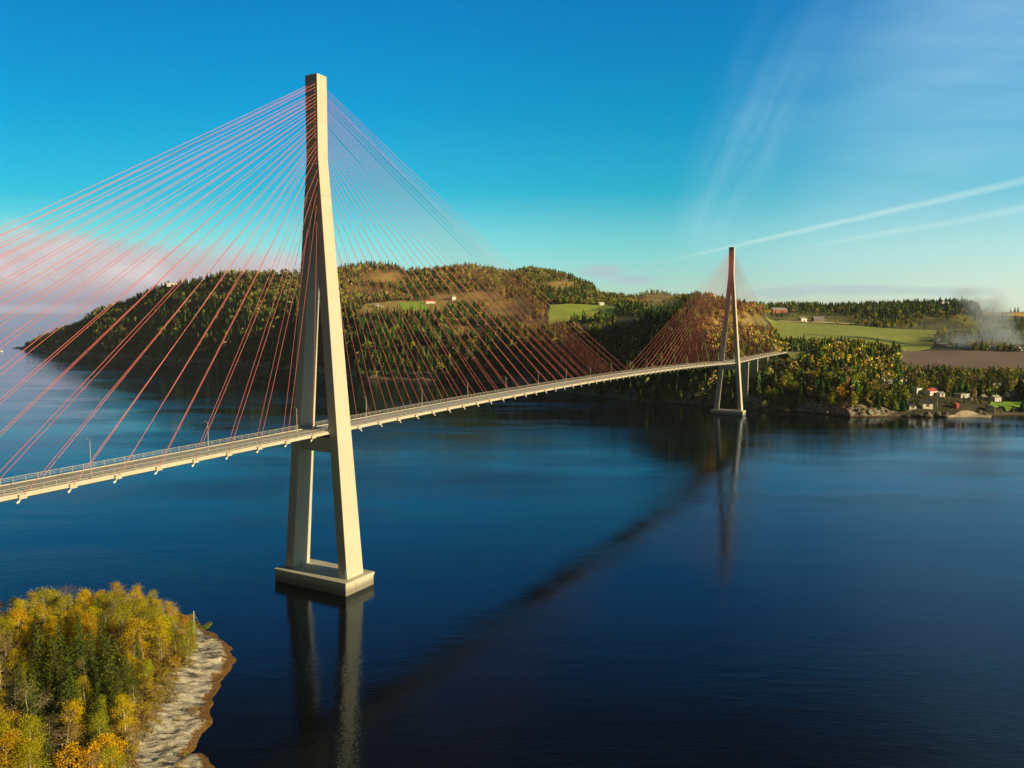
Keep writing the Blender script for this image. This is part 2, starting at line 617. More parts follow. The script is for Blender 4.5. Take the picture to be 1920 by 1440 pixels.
# finer columns, lightly smoothed so the slopes have no creases
cxf = np.arange(-150, 2301, 6.0)
CTF = np.stack([[np.interp(cxf, CX, CT[:, j, k]) for k in range(2)] for j in range(7)], 0)   # (7,2,n)
SKYL = [(36, 652), (70, 634), (110, 616), (150, 604), (185, 578), (215, 571), (250, 559), (290, 541), (310, 533), (340, 527), (370, 526), (400, 515), (430, 508), (460, 507), (500, 507), (560, 507), (600, 507), (640, 500),
        (668, 493), (700, 492), (735, 494), (765, 502), (800, 503), (835, 500), (865, 495), (895, 497), (930, 506), (955, 508), (985, 502), (1020, 504), (1050, 510), (1080, 519), (1105, 531), (1130, 544), (1155, 553), (1185, 552), (1205, 545), (1225, 543), (1255, 548), (1290, 558)]
sk = (cxf >= 36) & (cxf <= 1290)
skr = np.interp(cxf, [q[0] for q in SKYL], [q[1] for q in SKYL])
# the round hill behind the pasture and the last ridge stand farther off
CTF[5, 0] = np.where((cxf > 940) & (cxf < 1170), np.maximum(CTF[5, 0], 2060), CTF[5, 0])
CTF[5, 1] = np.where(sk, [CAM[2] + elev_of(r_ + 11500 / d_ , x_) * d_ for r_, d_, x_ in zip(skr, CTF[5, 0], cxf)], CTF[5, 1])
ker = np.hanning(7); ker /= ker.sum()
pad = lambda a: np.concatenate([np.full(3, a[0]), a, np.full(3, a[-1])])
CTF = np.stack([[np.convolve(pad(CTF[j, k]), ker, 'valid') for k in range(2)] for j in range(7)], 0)


def vnoise(x, y, seed=0):
    """smooth value noise in about -1..1"""
    xi, yi = np.floor(x).astype(np.int64), np.floor(y).astype(np.int64)
    fx, fy = x - xi, y - yi
    fx, fy = fx * fx * (3 - 2 * fx), fy * fy * (3 - 2 * fy)
    def h(a, b):
        n = (a * 374761393 + b * 668265263 + seed * 974711) & 0x7fffffff
        n = ((n ^ (n >> 13)) * 1274126177) & 0x7fffffff
        return ((n ^ (n >> 16)) & 0xffff) / 32767.5 - 1
    return (h(xi, yi) * (1 - fx) + h(xi + 1, yi) * fx) * (1 - fy) + (h(xi, yi + 1) * (1 - fx) + h(xi + 1, yi + 1) * fx) * fy


def fbm(x, y, sc, oct=4, seed=0):
    t, a = 0, 1.0
    for o in range(oct):
        t = t + a * vnoise(x / sc, y / sc, seed + o); a *= 0.5; sc /= 2.07
    return t / 1.9


def hill_z(px, D):
    """ground height of the far shore at picture column px and depth D (arrays)"""
    px, D = np.asarray(px, float), np.asarray(D, float)
    s = (px - 960) / F
    wx = CAM[0] + D * FWH[0] + D * s * RGT[0]
    wy = CAM[1] + D * FWH[1] + D * s * RGT[1]
    T = np.stack([[np.interp(px, cxf, CTF[j, k]) for k in range(2)] for j in range(7)], 0)
    jit = fbm(wx, wy, 40, 3, 5) * 7
    Dj = D + jit
    z = np.where(Dj < T[0, 0], T[0, 1] - np.minimum((T[0, 0] - Dj) * 0.25, 9), 0.0)
    for j in range(6):
        d0, z0, d1, z1 = T[j, 0], T[j, 1], T[j + 1, 0], T[j + 1, 1]
        t = np.clip((Dj - d0) / np.maximum(d1 - d0, 1), 0, 1)
        t2 = t * 0.6 + (t * t * (3 - 2 * t)) * 0.4
        z = np.where((Dj >= d0) & (Dj < d1), z0 + (z1 - z0) * t2, z)
    z = np.where(Dj >= T[6, 0], T[6, 1], z)
    inl = np.clip((Dj - T[0, 0]) / 60, 0, 1)
    flat = np.clip((Dj - T[3, 0]) / 40, 0, 1) * np.clip((T[4, 0] - Dj) / 40, 0, 1)
    amp = inl * (1 - 0.85 * flat)
    crest = np.clip(1 - np.abs(D - T[5, 0]) / 220, 0, 1)
    z = z + amp * (fbm(wx, wy, 190, 4, 1) * (12 - 9 * crest) + fbm(wx, wy, 28, 3, 9) * 2.2)
    return z


def W(px, D, dz=0.0):
    p = plan(px, D)
    return Vector((p[0], p[1], float(hill_z(px, D)) + dz))


# --- patches of open ground on the far shore: (column, depth) quads
FIELDS = [
    ('meadow', 'olive', [(668, 1392), (835, 1392), (840, 1590), (690, 1590)]),
    ('green_field', 'green', [(752, 1440), (800, 1440), (800, 1580), (750, 1580)]),
    ('green_field', 'green2', [(1025, 1215), (1150, 1190), (1160, 1420), (1030, 1440)]),
    ('green_field', 'green3', [(1462, 955), (1740, 1060), (1760, 1300), (1436, 1460)]),
    ('stubble_field', 'straw', [(1455, 1440), (1600, 1420), (1600, 1475), (1460, 1475)]),
    ('ploughed_field', 'brown', [(1682, 872), (2280, 872), (2280, 1030), (1690, 1060)]),
    ('stubble_field', 'gold', [(1862, 1660), (2200, 1660), (2200, 1790), (1905, 1790)]),
    ('meadow', 'olive', [(1835, 1640), (1862, 1660), (1905, 1790), (1840, 1780)]),
    ('lawn', 'green', [(1855, 700), (1960, 705), (1960, 740), (1865, 735)]),
]


def in_quad(px, D, q):
    ins = np.ones(np.shape(px), bool)
    sgn = 0
    for (x0, y0), (x1, y1) in zip(q, q[1:] + q[:1]):
        c = (x1 - x0) * (D - y0) / 10 - (y1 - y0) / 10 * (px - x0)
        ins &= c > 0
    return ins


# terrain mesh
pxs = np.concatenate([np.arange(-60, 2301, 4.0)])
Ds = np.concatenate([np.arange(600, 1100, 5.5), np.arange(1100, 2050, 11), np.arange(2050, 3100, 30)])
PX, DD = np.meshgrid(pxs, Ds)
ZZ = hill_z(PX, DD)
sg_ = (PX - 960) / F
WX = CAM[0] + DD * FWH[0] + DD * sg_ * RGT[0]
WY = CAM[1] + DD * FWH[1] + DD * sg_ * RGT[1]
# crags on the rocky right shore
crag = np.exp(-((PX - 1590) / 75) ** 2) * np.clip((ZZ) / 3, 0, 1) * np.clip((24 - ZZ) / 12, 0, 1)
ZZ = ZZ + crag * (np.abs(fbm(WX, WY, 12, 3, 21)) * 9)


def yrow(px, D, z):
    e = (z - CAM[2]) / D
    return 720 - F * np.tan(np.arctan(e) - PITCH) + (px - 960) * 0.0022


YR = yrow(PX, DD, ZZ)
# ground tint by place: forest floor, heath, rusty bracken, pale grass
gc = np.zeros(PX.shape + (3,))
gc[:] = (0.045, 0.042, 0.018)
nz = fbm(WX, WY, 60, 4, 31)
gc += (np.clip(nz, 0, 1) * 0.6)[..., None] * np.array([0.06, 0.035, 0.008])


def blob(cx, cy, rx, ry, px=PX, yr=None):
    yr = YR if yr is None else yr
    return np.clip(1.6 - 1.6 * np.sqrt(((px - cx) / rx) ** 2 + ((yr - cy) / ry) ** 2), 0, 1)


HEATH = [(725, 520, 62, 18), (690, 545, 60, 14), (955, 580, 85, 30), (1240, 572, 70, 20), (1180, 600, 50, 14), (1110, 612, 60, 10), (880, 560, 110, 20), (1050, 535, 50, 14), (1230, 560, 70, 16), (1150, 548, 60, 10), (880, 620, 50, 14), (1010, 610, 60, 14), (1360, 600, 70, 45)]
for (cx, cy, rx, ry) in HEATH:
    w = blob(cx, cy, rx, ry) * np.clip(0.75 + nz, 0, 1)
    gc = gc * (1 - w[..., None]) + w[..., None] * np.array([0.50, 0.335, 0.095])
for (cx, cy, rx, ry) in [(470, 560, 130, 40), (760, 575, 110, 14), (1240, 575, 90, 16), (1500, 610, 150, 30), (1800, 610, 160, 28)]:
    w = blob(cx, cy, rx, ry) * np.clip(0.6 + nz, 0, 1) * 0.8
    gc = gc * (1 - w[..., None]) + w[..., None] * np.array([0.34, 0.34, 0.07])
nr, nc = PX.shape
idx = np.arange(nr * nc).reshape(nr, nc)
quads = np.stack([idx[:-1, :-1], idx[:-1, 1:], idx[1:, 1:], idx[1:, :-1]], -1).reshape(-1, 4)
zq = ZZ.ravel()[quads].max(1)
quads = quads[zq > -6.5]

m, nt, b = new_mat('hill_ground')
at = nt.nodes.new('ShaderNodeAttribute'); at.attribute_name = 'tint'
p = pos(nt)
sep = nt.nodes.new('ShaderNodeSeparateXYZ'); nt.links.new(p, sep.inputs[0])
z = X(nt, sep.outputs[2])
n1 = noise(nt, p, 0.08, 6, 0.65); n2 = noise(nt, p, 0.6, 5, 0.7)
g = mix(nt, n2.step(0.35, 0.7), at.outputs['Color'], mix(nt, 0.5, at.outputs['Color'], (0.02, 0.03, 0.01)))
rock = mix(nt, n2.step(0.35, 0.65), (0.07, 0.055, 0.04), (0.27, 0.22, 0.16))
zz = z + n1 * 9.0 - 3.2 + n2 * 2.0
g = mix(nt, 1.0 - zz.step(2.2, 5.0), g, rock)
nzs = nt.nodes.new('ShaderNodeSeparateXYZ'); nt.links.new(nt.nodes.new('ShaderNodeNewGeometry').outputs['True Normal'], nzs.inputs[0])
strata = noise(nt, comb(nt, X(nt, sep.outputs[0]) * 0.25, X(nt, sep.outputs[1]) * 0.25, z * 1.1), 1.0, 5, 0.65)
cliff = mix(nt, strata.step(0.38, 0.62), (0.06, 0.05, 0.04), (0.44, 0.39, 0.31))
steep = (1.0 - (X(nt, nzs.outputs[2]) + (n1 - 0.5) * 0.25).step(0.80, 0.92)) * (1.0 - z.step(9.0, 15.0))
g = mix(nt, steep, g, cliff)
g = mix(nt, 1.0 - (z + n2 * 0.8).step(0.9, 1.7), g, (0.10, 0.050, 0.022))
nt.links.new(g, b.inputs['Base Color']); b.inputs['Roughness'].default_value = 0.95
bn = nt.nodes.new('ShaderNodeBump'); bn.inputs['Strength'].default_value = 0.8; bn.inputs['Distance'].default_value = 0.8
nt.links.new(n2.s, bn.inputs['Height']); nt.links.new(bn.outputs[0], b.inputs['Normal'])
M['hill'] = m
hills = link('hills', np_mesh('hills', np.stack([WX, WY, ZZ], -1).reshape(-1, 3), quads, M['hill'], gc.reshape(-1, 3), True))
tag(hills, kind='structure')


def field_mat(name, c0, c1, furrow=0.0, ang=0.0):
    m, nt, b = new_mat(name)
    p = pos(nt)
    big = noise(nt, p, 0.015, 5, 0.6); fine = noise(nt, p, 0.4, 5, 0.7)
    ca, sa = math.cos(ang), math.sin(ang)
    u = vdot(nt, p, (-sa, ca, 0)); v = vdot(nt, p, (ca, sa, 0))
    stripe = noise(nt, comb(nt, u * 0.18, v * 0.004, 0.0), 1.0, 3, 0.6)
    k = (big * 0.6 + stripe * 0.5 + fine * 0.25 - 0.17).step(0.2, 0.8)
    nt.links.new(mix(nt, k, c0, c1), b.inputs['Base Color'])
    b.inputs['Roughness'].default_value = 0.95
    return m


FM = {
    'olive': field_mat('olive_meadow', (0.30, 0.235, 0.05), (0.50, 0.39, 0.10), ang=0.3),
    'green': field_mat('fresh_grass', (0.23, 0.45, 0.02), (0.34, 0.60, 0.04), ang=0.5),
    'green2': field_mat('hill_pasture', (0.32, 0.48, 0.03), (0.50, 0.62, 0.07), ang=0.9),
    'green3': field_mat('farm_grass', (0.22, 0.29, 0.03), (0.38, 0.42, 0.07), ang=0.15),
    'straw': field_mat('pale_stubble', (0.5, 0.38, 0.15), (0.66, 0.5, 0.22), ang=0.2),
    'brown': field_mat('bare_soil', (0.14, 0.085, 0.08), (0.25, 0.165, 0.155), ang=-0.42),
    'gold': field_mat('golden_stubble', (0.6, 0.36, 0.07), (0.75, 0.5, 0.14), ang=0.2),
}
lift_n = {}
for name, mk, q in FIELDS:
    nu, nv = 60, 24
    u, v = np.meshgrid(np.linspace(0, 1, nu), np.linspace(0, 1, nv))
    wob = 0.012
    u2 = np.clip(u, 0, 1); v2 = v
    P = [np.array(c, float) for c in q]
    fx = (1 - u2) * (1 - v2) * P[0][0] + u2 * (1 - v2) * P[1][0] + u2 * v2 * P[2][0] + (1 - u2) * v2 * P[3][0]
    fd = (1 - u2) * (1 - v2) * P[0][1] + u2 * (1 - v2) * P[1][1] + u2 * v2 * P[2][1] + (1 - u2) * v2 * P[3][1]
    fx = fx + 5 * vnoise(u * 7, v * 4, 3); fd = fd + 9 * vnoise(u * 8 + 5, v * 4, 4)
    fz = hill_z(fx, fd) + (0.5 if mk != 'green' and mk != 'straw' else 0.9)
    s_ = (fx - 960) / F
    V = np.stack([CAM[0] + fd * FWH[0] + fd * s_ * RGT[0], CAM[1] + fd * FWH[1] + fd * s_ * RGT[1], fz], -1).reshape(-1, 3)
    ii = np.arange(nu * nv).reshape(nv, nu)
    Q = np.stack([ii[:-1, :-1], ii[:-1, 1:], ii[1:, 1:], ii[1:, :-1]], -1).reshape(-1, 4)
    tag(link(name, np_mesh(name, V, Q, FM[mk], None, True)), kind='structure')

# roads on the far shore
M['gravel'] = plain('pale_road', (0.62, 0.56, 0.46), 0.9, var=0.12, scale=0.3)


def road(name, pts, w, mat, dz=0.9):
    pts = [Vector((*plan(x, d), 0)) for x, d in pts]
    fine = []
    for a, c in zip(pts[:-1], pts[1:]):
        n = max(2, int((c - a).length / 6))
        fine += [a.lerp(c, k / n) for k in range(n)]
    fine.append(pts[-1])
    m = MB(); vs = []
    for k, q in enumerate(fine):
        t = (fine[min(k + 1, len(fine) - 1)] - fine[max(k - 1, 0)]).normalized()
        nrm = Vector((-t.y, t.x, 0))
        px, d = sd(q.x, q.y)
        zc = float(hill_z(px, d)) + dz
        for sgn in (-1, 1):
            r_ = q + nrm * (w / 2 * sgn); vs.append((r_.x, r_.y, zc))
    m.add(vs, [(2 * i, 2 * i + 1, 2 * i + 3, 2 * i + 2) for i in range(len(fine) - 1)])
    return tag(m.build(name, mat), kind='structure')


road('road', [(1655, 1085), (1700, 1100), (1760, 1115), (1806, 1150), (1850, 1165)], 9, M['gravel'], 1.3)
# the bank that carries the road on from the end of the deck
rings, top = [], []
for x in np.arange(721.0, 860, 6):
    k = min(1.0, (x - 721) / 100.0)
    p0 = dpt(x, 0, 0.82); q0, d0 = sd(p0[0], p0[1]); gz_ = float(hill_z(q0, d0))
    zt_ = p0[2] * (1 - k) + (gz_ + 0.5) * k
    sp = 5.2 + 1.15 * max(0.6, zt_ - gz_ + 1.5)
    rr_ = []
    for y_, z_ in ((-5.2, zt_), (-sp, gz_ - 1.5), (sp, gz_ - 1.5), (5.2, zt_)):
        p_ = dpt(x, y_, 0); rr_.append((p_[0], p_[1], z_))
    rings.append(rr_)
    for y_ in (-3.6, 3.6):
        p_ = dpt(x, y_, 0); top.append((p_[0], p_[1], zt_ + 0.05))
m = MB(); m.loft(rings)
M['bank'] = plain('grassy_bank', (0.12, 0.125, 0.04), 0.95, var=0.35, scale=0.2)
tag(m.build('terrain', M['bank']), kind='structure')
m = MB(); m.add(top, [(2 * i, 2 * i + 2, 2 * i + 3, 2 * i + 1)[::-1] for i in range(len(top) // 2 - 1)])
tag(m.build('road', M['asphalt']), kind='structure')


# ------------------------------------------------------------------ far trees
def conifer_lo(seed, tiers=8, spikes=7):
    r = np.random.default_rng(seed)
    V, Q = [], []
    for t in range(tiers):
        f = t / (tiers - 1)
        z0 = 0.06 + 0.86 * f; rad = 0.21 * (1 - f) ** 0.85 + 0.015
        zt = min(1.0, z0 + 0.17)
        off = r.random() * 6.28
        for k in range(spikes):
            a0 = off + 6.283 * k / spikes; a1 = off + 6.283 * (k + 0.95) / spikes
            rr0, rr1 = rad * r.uniform(0.6, 1.2), rad * r.uniform(0.6, 1.2)
            n = len(V)
            V += [(0, 0, zt), (rr0 * math.cos(a0), rr0 * math.sin(a0), z0 - r.uniform(0, 0.05)), (rr1 * math.cos(a1), rr1 * math.sin(a1), z0 - r.uniform(0, 0.05))]
            Q.append((n, n + 1, n + 2))
    return np.array(V), np.array(Q)


def broad_lo(seed, n=46, wx=0.36, size=0.16, z0=0.18, dens=0.5):
    r = np.random.default_rng(seed)
    V, Q = [], []
    cl = r.normal(0, 1, (7, 3)); cl /= np.linalg.norm(cl, axis=1)[:, None]; cl *= 0.62
    for i in range(n):
        c = cl[i % 7] + r.normal(0, 0.3, 3)
        L = np.linalg.norm(c)
        if L > 1: c /= L
        zf = (c[2] + 1) / 2
        wz = wx * (0.55 + 0.9 * math.sin(math.pi * min(1, 0.18 + 0.78 * zf)) * 0.55)
        p = np.array([c[0] * wz, c[1] * wz, z0 + (1 - z0) * zf])
        u = r.normal(0, 1, 3); u /= np.linalg.norm(u); w = np.cross(u, r.normal(0, 1, 3)); w /= np.linalg.norm(w)
        a, b_ = size * r.uniform(0.6, 1.2) / 2, size * r.uniform(0.6, 1.2) / 2
        k = len(V)
        V += [p - u * a - w * b_ * .7, p + u * a * .8 - w * b_, p + u * a + w * b_ * .8, p - u * a * .7 + w * b_]
        Q.append((k, k + 1, k + 2, k + 3))
    return np.array(V), np.array(Q)


def leaf_mat(name, transl=0.25, objvar=0.0, attr=True, base=None):
    m = bpy.data.materials.new(name); m.use_nodes = True
    nt = m.node_tree; nt.nodes.clear()
    out = nt.nodes.new('ShaderNodeOutputMaterial')
    if attr:
        a = nt.nodes.new('ShaderNodeAttribute'); a.attribute_name = 'tint'
        c = a.outputs['Color']
    else:
        n = noise(nt, objco(nt), 3.0, 3)
        c = mix(nt, n, tuple(k * 0.6 for k in base), tuple(k * 1.4 for k in base))
    if objvar:
        oi = nt.nodes.new('ShaderNodeObjectInfo')
        rv = X(nt, oi.outputs['Random'])
        hs = nt.nodes.new('ShaderNodeHueSaturation')
        nt.links.new(c, hs.inputs['Color'])
        nt.links.new((rv * objvar * 0.12 + 0.5 - objvar * 0.06).s, hs.inputs['Hue'])
        nt.links.new((((rv * 7.31)._m('FRACT')) * 0.6 * objvar + 1.0 - 0.3 * objvar).s, hs.inputs['Value'])
        c = hs.outputs['Color']
    d = nt.nodes.new('ShaderNodeBsdfDiffuse'); nt.links.new(c, d.inputs['Color'])
    if transl:
        t = nt.nodes.new('ShaderNodeBsdfTranslucent'); nt.links.new(c, t.inputs['Color'])
        mx = nt.nodes.new('ShaderNodeMixShader'); mx.inputs[0].default_value = transl
        nt.links.new(d.outputs[0], mx.inputs[1]); nt.links.new(t.outputs[0], mx.inputs[2])
        nt.links.new(mx.outputs[0], out.inputs[0])
    else:
        nt.links.new(d.outputs[0], out.inputs[0])
    return m


M['far_leaf'] = leaf_mat('far_foliage', 0.0)
M['mid_leaf'] = leaf_mat('bank_foliage', 0.15, 1.0)
M['near_leaf'] = leaf_mat('near_foliage', 0.2, 0.4)

# tree colours by kind
KC = {'spruce': (0.038, 0.084, 0.026), 'pine': (0.098, 0.165, 0.042), 'olive': (0.29, 0.315, 0.058), 'gold': (0.56, 0.455, 0.05),
      'amber': (0.46, 0.32, 0.09), 'rust': (0.33, 0.225, 0.105), 'tan': (0.43, 0.36, 0.155), 'brown': (0.16, 0.095, 0.045)}

# sample positions over the whole far shore, denser by true area
NT = 165000
u = rng.random(NT)
D0, D1 = 640.0, 2700.0
tD = np.sqrt(D0 ** 2 + u * (D1 ** 2 - D0 ** 2))
tx = rng.uniform(20, 2020, NT)
tz = hill_z(tx, tD)
ty = yrow(tx, tD, tz)
keep = tz > 1.6
T5 = np.interp(tx, cxf, CTF[5, 0])
keep &= tD < T5 + 120
for name, mk, q in FIELDS:
    keep &= ~in_quad(tx, tD, q)
keep &= ~((tx > 1655) & (tx < 1860) & (tD > 1070) & (tD < 1180) & (np.abs(tD - np.interp(tx, [1655, 1760, 1850], [1085, 1115, 1165])) < 8))
s_t = (tx - 960) / F
twx = CAM[0] + tD * FWH[0] + tD * s_t * RGT[0]
twy = CAM[1] + tD * FWH[1] + tD * s_t * RGT[1]
# clear the bridge corridor and the house plots
corr = (np.abs(twy - np.array([y_axis(v) for v in twx])) < 8.5) & (twx < 862) & (twx > 500)
keep &= ~corr
front_ = (twx > 632) & (twx < 760) & ((twy - np.array([y_axis(v) for v in twx])) < -7) & ((twy - np.array([y_axis(v) for v in twx])) > -34)
nA = fbm(twx, twy, 90, 4, 51); nB = fbm(twx, twy, 35, 3, 61); rnd = rng.random(NT)
# openings in the heath and pasture ground
open_ = np.zeros(NT)
for (cx, cy, rx, ry) in HEATH[:-1] + [(1500, 605, 200, 26), (1800, 612, 170, 26), (760, 575, 120, 14)]:
    open_ = np.maximum(open_, blob(cx, cy, rx, ry, tx, ty))
keep &= rnd > np.clip(open_ * (1.05 + 0.35 * nA), 0, 0.96)
keep &= rng.random(NT) < np.where(tD > 1500, 0.34, np.where(tD > 1000, 0.46, 1.0))
PLOTS = []   # filled below before the trees are built


HOUSES = [
    # kind, label, column, depth, length, width, wall height, rot(rel. view), wall, roof, roof type
    ('house', 'white flat-roofed house high among the trees on the right bank', 1690, 808, 20, 8, 4.6, 0.12, 'white', 'greyroof', 'flat'),
    ('house', 'small white cabin peeping out left of the other one above the shore', 1655, 772, 5, 5, 4.0, 0.5, 'white', 'greyroof', 'gable'),
    ('house', 'small white cabin with dark gap beside it, below the flat-roofed house', 1669, 768, 6, 5, 3.6, -0.2, 'white', 'greyroof', 'gable'),
    ('house', 'white box-shaped house left of the red-roofed house', 1721, 735, 7, 6, 5.0, 0.0, 'white', 'greyroof', 'flat'),
    ('house', 'white house with bright red roof near the shore', 1747, 733, 13, 7, 3.6, 0.1, 'white', 'redroof', 'gable'),
    ('boathouse', 'boathouse with long dark roof and white gable at the waterside', 1738, 694, 9, 10, 3.0, -0.45, 'white', 'darkroof', 'gable'),
    ('house', 'low grey-white house with long terrace above the beach', 1806, 735, 15, 7, 3.2, 0.1, 'pale', 'greyroof', 'flat'),
    ('house', 'white house among shrubs near the right edge of the shore', 1869, 742, 8, 7, 3.8, -0.15, 'white', 'palegreen', 'gable'),
    ('house', 'house with purplish roof below the ploughed field', 1868, 800, 18, 8, 3.0, 0.05, 'mauve', 'mauveroof', 'gable'),
    ('boathouse', 'dark boathouse with white-edged gable right of the beach', 1862, 693, 6, 7, 3.4, 0.5, 'pale', 'darkroof', 'gable'),
    ('shed', 'small red shed beside the sandy beach', 1796, 692, 4.5, 4, 2.6, 0.2, 'red', 'redroof', 'gable'),
    ('farmhouse', 'white farmhouse at the far edge of the big green field', 1502, 1490, 16, 9, 5, 0.2, 'white', 'greyroof', 'gable'),
    ('barn', 'grey barn standing right of the white farmhouse by the green field', 1531, 1510, 22, 11, 6, -0.2, 'mauve', 'greyroof', 'gable'),
    ('barn', 'red barn behind the trees on the rise left of the big green field', 1456, 1650, 40, 14, 7, 0.1, 'redbarn', 'greyroof', 'gable'),
    ('farmhouse', 'long white farmhouse with red end on the hillside meadow', 807, 1560, 20, 9, 5, 0.05, 'white', 'redroof', 'gable'),
    ('farmhouse', 'white farmhouse standing alone right of the red-ended one on the hillside', 850, 1590, 9, 8, 6, 0.3, 'white', 'greyroof', 'gable'),
    ('farmhouse', 'pale farmhouse at the left end of the hillside meadow', 706, 1500, 11, 8, 4.5, 0.2, 'pale', 'greyroof', 'gable'),
    ('shed', 'small white shed just right of the pale farmhouse on the meadow', 717, 1495, 5, 4, 3, 0.0, 'white', 'greyroof', 'gable'),
    ('house', 'small white house alone on the green hillside pasture', 1126, 1400, 10, 7, 3.5, 0.1, 'white', 'whiteroof', 'gable'),
    ('house', 'white house on the tip of the wooded peninsula', 111, 2280, 16, 10, 5, 0.1, 'white', 'redroof', 'gable'),
    ('house', 'white house showing on the crest of the left hill', 327, 2055, 26, 10, 7, 0.0, 'white', 'whiteroof', 'flat'),
    ('house', 'dark house standing on the crest of the right ridge', 1765, 1705, 20, 9, 9, 0.0, 'pale', 'darkroof', 'flat'),
    ('boathouse', 'low dark-roofed boathouse at the waterline left of the white-gabled boathouse', 1712, 690, 7, 5, 2.4, -0.3, 'pale', 'darkroof', 'gable'),
    ('house', 'white cabin between the low grey-white house and the shrubs further along the shore', 1846, 748, 7, 6, 3.2, 0.1, 'white', 'greyroof', 'gable'),
    ('house', 'white cabin behind the green lawn at the far end of the shore', 1898, 756, 9, 6, 3.4, -0.1, 'white', 'darkroof', 'gable'),
    ('house', 'small pale cabin on the slope straight above the red-roofed house', 1752, 768, 7, 6, 3.4, 0.2, 'pale', 'greyroof', 'gable'),
    ('shed', 'white garage directly right of the red-roofed house', 1766, 730, 6, 5, 2.8, -0.1, 'white', 'greyroof', 'gable'),
    ('shed', 'small pale hut on the bank left of the flagpole above the beach', 1822, 722, 4, 3.5, 2.6, 0.3, 'white', 'darkroof', 'gable'),
    ('shed', 'white shed at the right edge beside the ploughed field', 1916, 1062, 14, 6, 3.5, 0.0, 'white', 'whiteroof', 'gable'),
]
for h in HOUSES:
    x, d, L = h[2], h[3], h[4]
    half_px = (L / 2 + 2) * F / d
    keep &= ~((np.abs(tx - x) < half_px) & (tD > d - (12 if d < 900 else 55)) & (tD < d + 7))
keep &= ~((tD < 700) & (tx > 1722) & (tx < 1870))
keep &= ~((tx > 1560) & (tx < 1700) & (tD < 683))

T0 = np.interp(tx, cxf, CTF[0, 0]); T3 = np.interp(tx, cxf, CTF[3, 0])
slope_pos = np.clip((tD - T0) / np.maximum(T3 - T0, 1), 0, 2)
right = np.clip((tx - 1380) / 120, 0, 1)
amber_zone = blob(1375, 620, 95, 60, tx, ty)
# share of broadleaf trees
pb = 0.24 + 0.40 * np.clip(nB + 0.1, 0, 1) + 0.30 * np.clip(slope_pos - 0.8, 0, 1)
pb = np.where(tx < 500, pb + 0.22 * np.clip(nA + 0.3, 0, 1), pb)
bay = np.clip((tx - 1120) / 60, 0, 1) * np.clip((1330 - tx) / 60, 0, 1) * (ty > 585)
pb = pb * (1 - 0.7 * bay)
pb = pb * (1 - right) + right * (0.60 + 0.3 * nB)
back_r = right * np.clip((tD - 1450) / 100, 0, 1)
pb = pb * (1 - back_r) + back_r * 0.14
pb = np.maximum(pb, amber_zone * 0.92)
pb = np.maximum(pb, open_ * 0.75)
nC = fbm(twx, twy, 170, 3, 131)
pb = np.where(tx < 1330, np.clip(pb * (0.85 + 1.5 * nC), 0.03, 0.95), pb)
is_b = rng.random(NT) < pb
kind = np.where(is_b, 'olive', 'spruce').astype('<U8')
r2 = rng.random(NT)
kind[~is_b & (r2 < 0.42)] = 'pine'
gshare = 0.05 + right * (0.06 + 0.45 * np.clip(nA * 2.4 - 0.05, 0, 1)) + 0.15 * np.clip(nA, 0, 1)
gshare = gshare - 0.15 * right * np.clip((tx - 1640) / 60, 0, 1)
gshare = np.where(tx < 1290, gshare * 0.35, gshare) * (1 - 0.8 * back_r)
kind[is_b & (r2 > 0.62)] = 'tan'
kind[is_b & (r2 < gshare)] = 'gold'
kind[is_b & (r2 > 0.95)] = 'rust'
az = (amber_zone > 0.2) & is_b
kind[az] = np.where(r2[az] < 0.3, 'amber', np.where(r2[az] < 0.55, 'gold', np.where(r2[az] < 0.85, 'tan', 'rust')))
op = (open_ > 0.25) & is_b & ~az
kind[op] = np.where(r2[op] < 0.45, 'olive', np.where(r2[op] < 0.6, 'rust', np.where(r2[op] < 0.8, 'tan', 'gold')))
hgt = np.where(is_b, rng.uniform(6.5, 13.5, NT), rng.uniform(8, 17.5, NT)) * np.where(tD > 1000, 1.08, 1.0)
hgt = hgt * (1 - 0.45 * open_)
hgt[is_b & (tz < 7)] *= 0.7
hgt = hgt * (1 + 0.22 * right * (tD < 950))
hgt = np.where((tx > 1690) & (tD > 780) & (tD < 885), hgt * 0.55, hgt)
keep &= ~((tx > 1640) & (tx < 1815) & (tD > 1025) & (tD < np.interp(tx, [1655, 1760, 1850], [1080, 1112, 1160])) & (rng.random(NT) > 0.06))
keep &= ~((tx > 1832) & (tD > 1540) & (rng.random(NT) > 0.05))
hgt = np.where(front_ & (tz > 26), hgt * 0.5, hgt)
low_zone = ((tx > 1700) & (tx < 1890) & (tD < 738)) | ((tx > 1735) & (tx < 1770) & (tD < 768)) | ((tx > 1830) & (tx < 1915) & (tD < 756)) | ((tx > 1640) & (tx < 1702) & (tD > 730) & (tD < 772)) | ((tx > 1668) & (tx < 1716) & (tD > 755) & (tD < 812))
hgt = np.where(low_zone, hgt * 0.30, hgt)
keep &= ~(low_zone & (rng.random(NT) < 0.35))
sel = np.where(keep)[0]

con_v = [conifer_lo(100 + i) for i in range(6)]
bro_v = [broad_lo(200 + i, wx=[0.36, 0.42, 0.30, 0.46, 0.27, 0.38][i]) for i in range(6)]


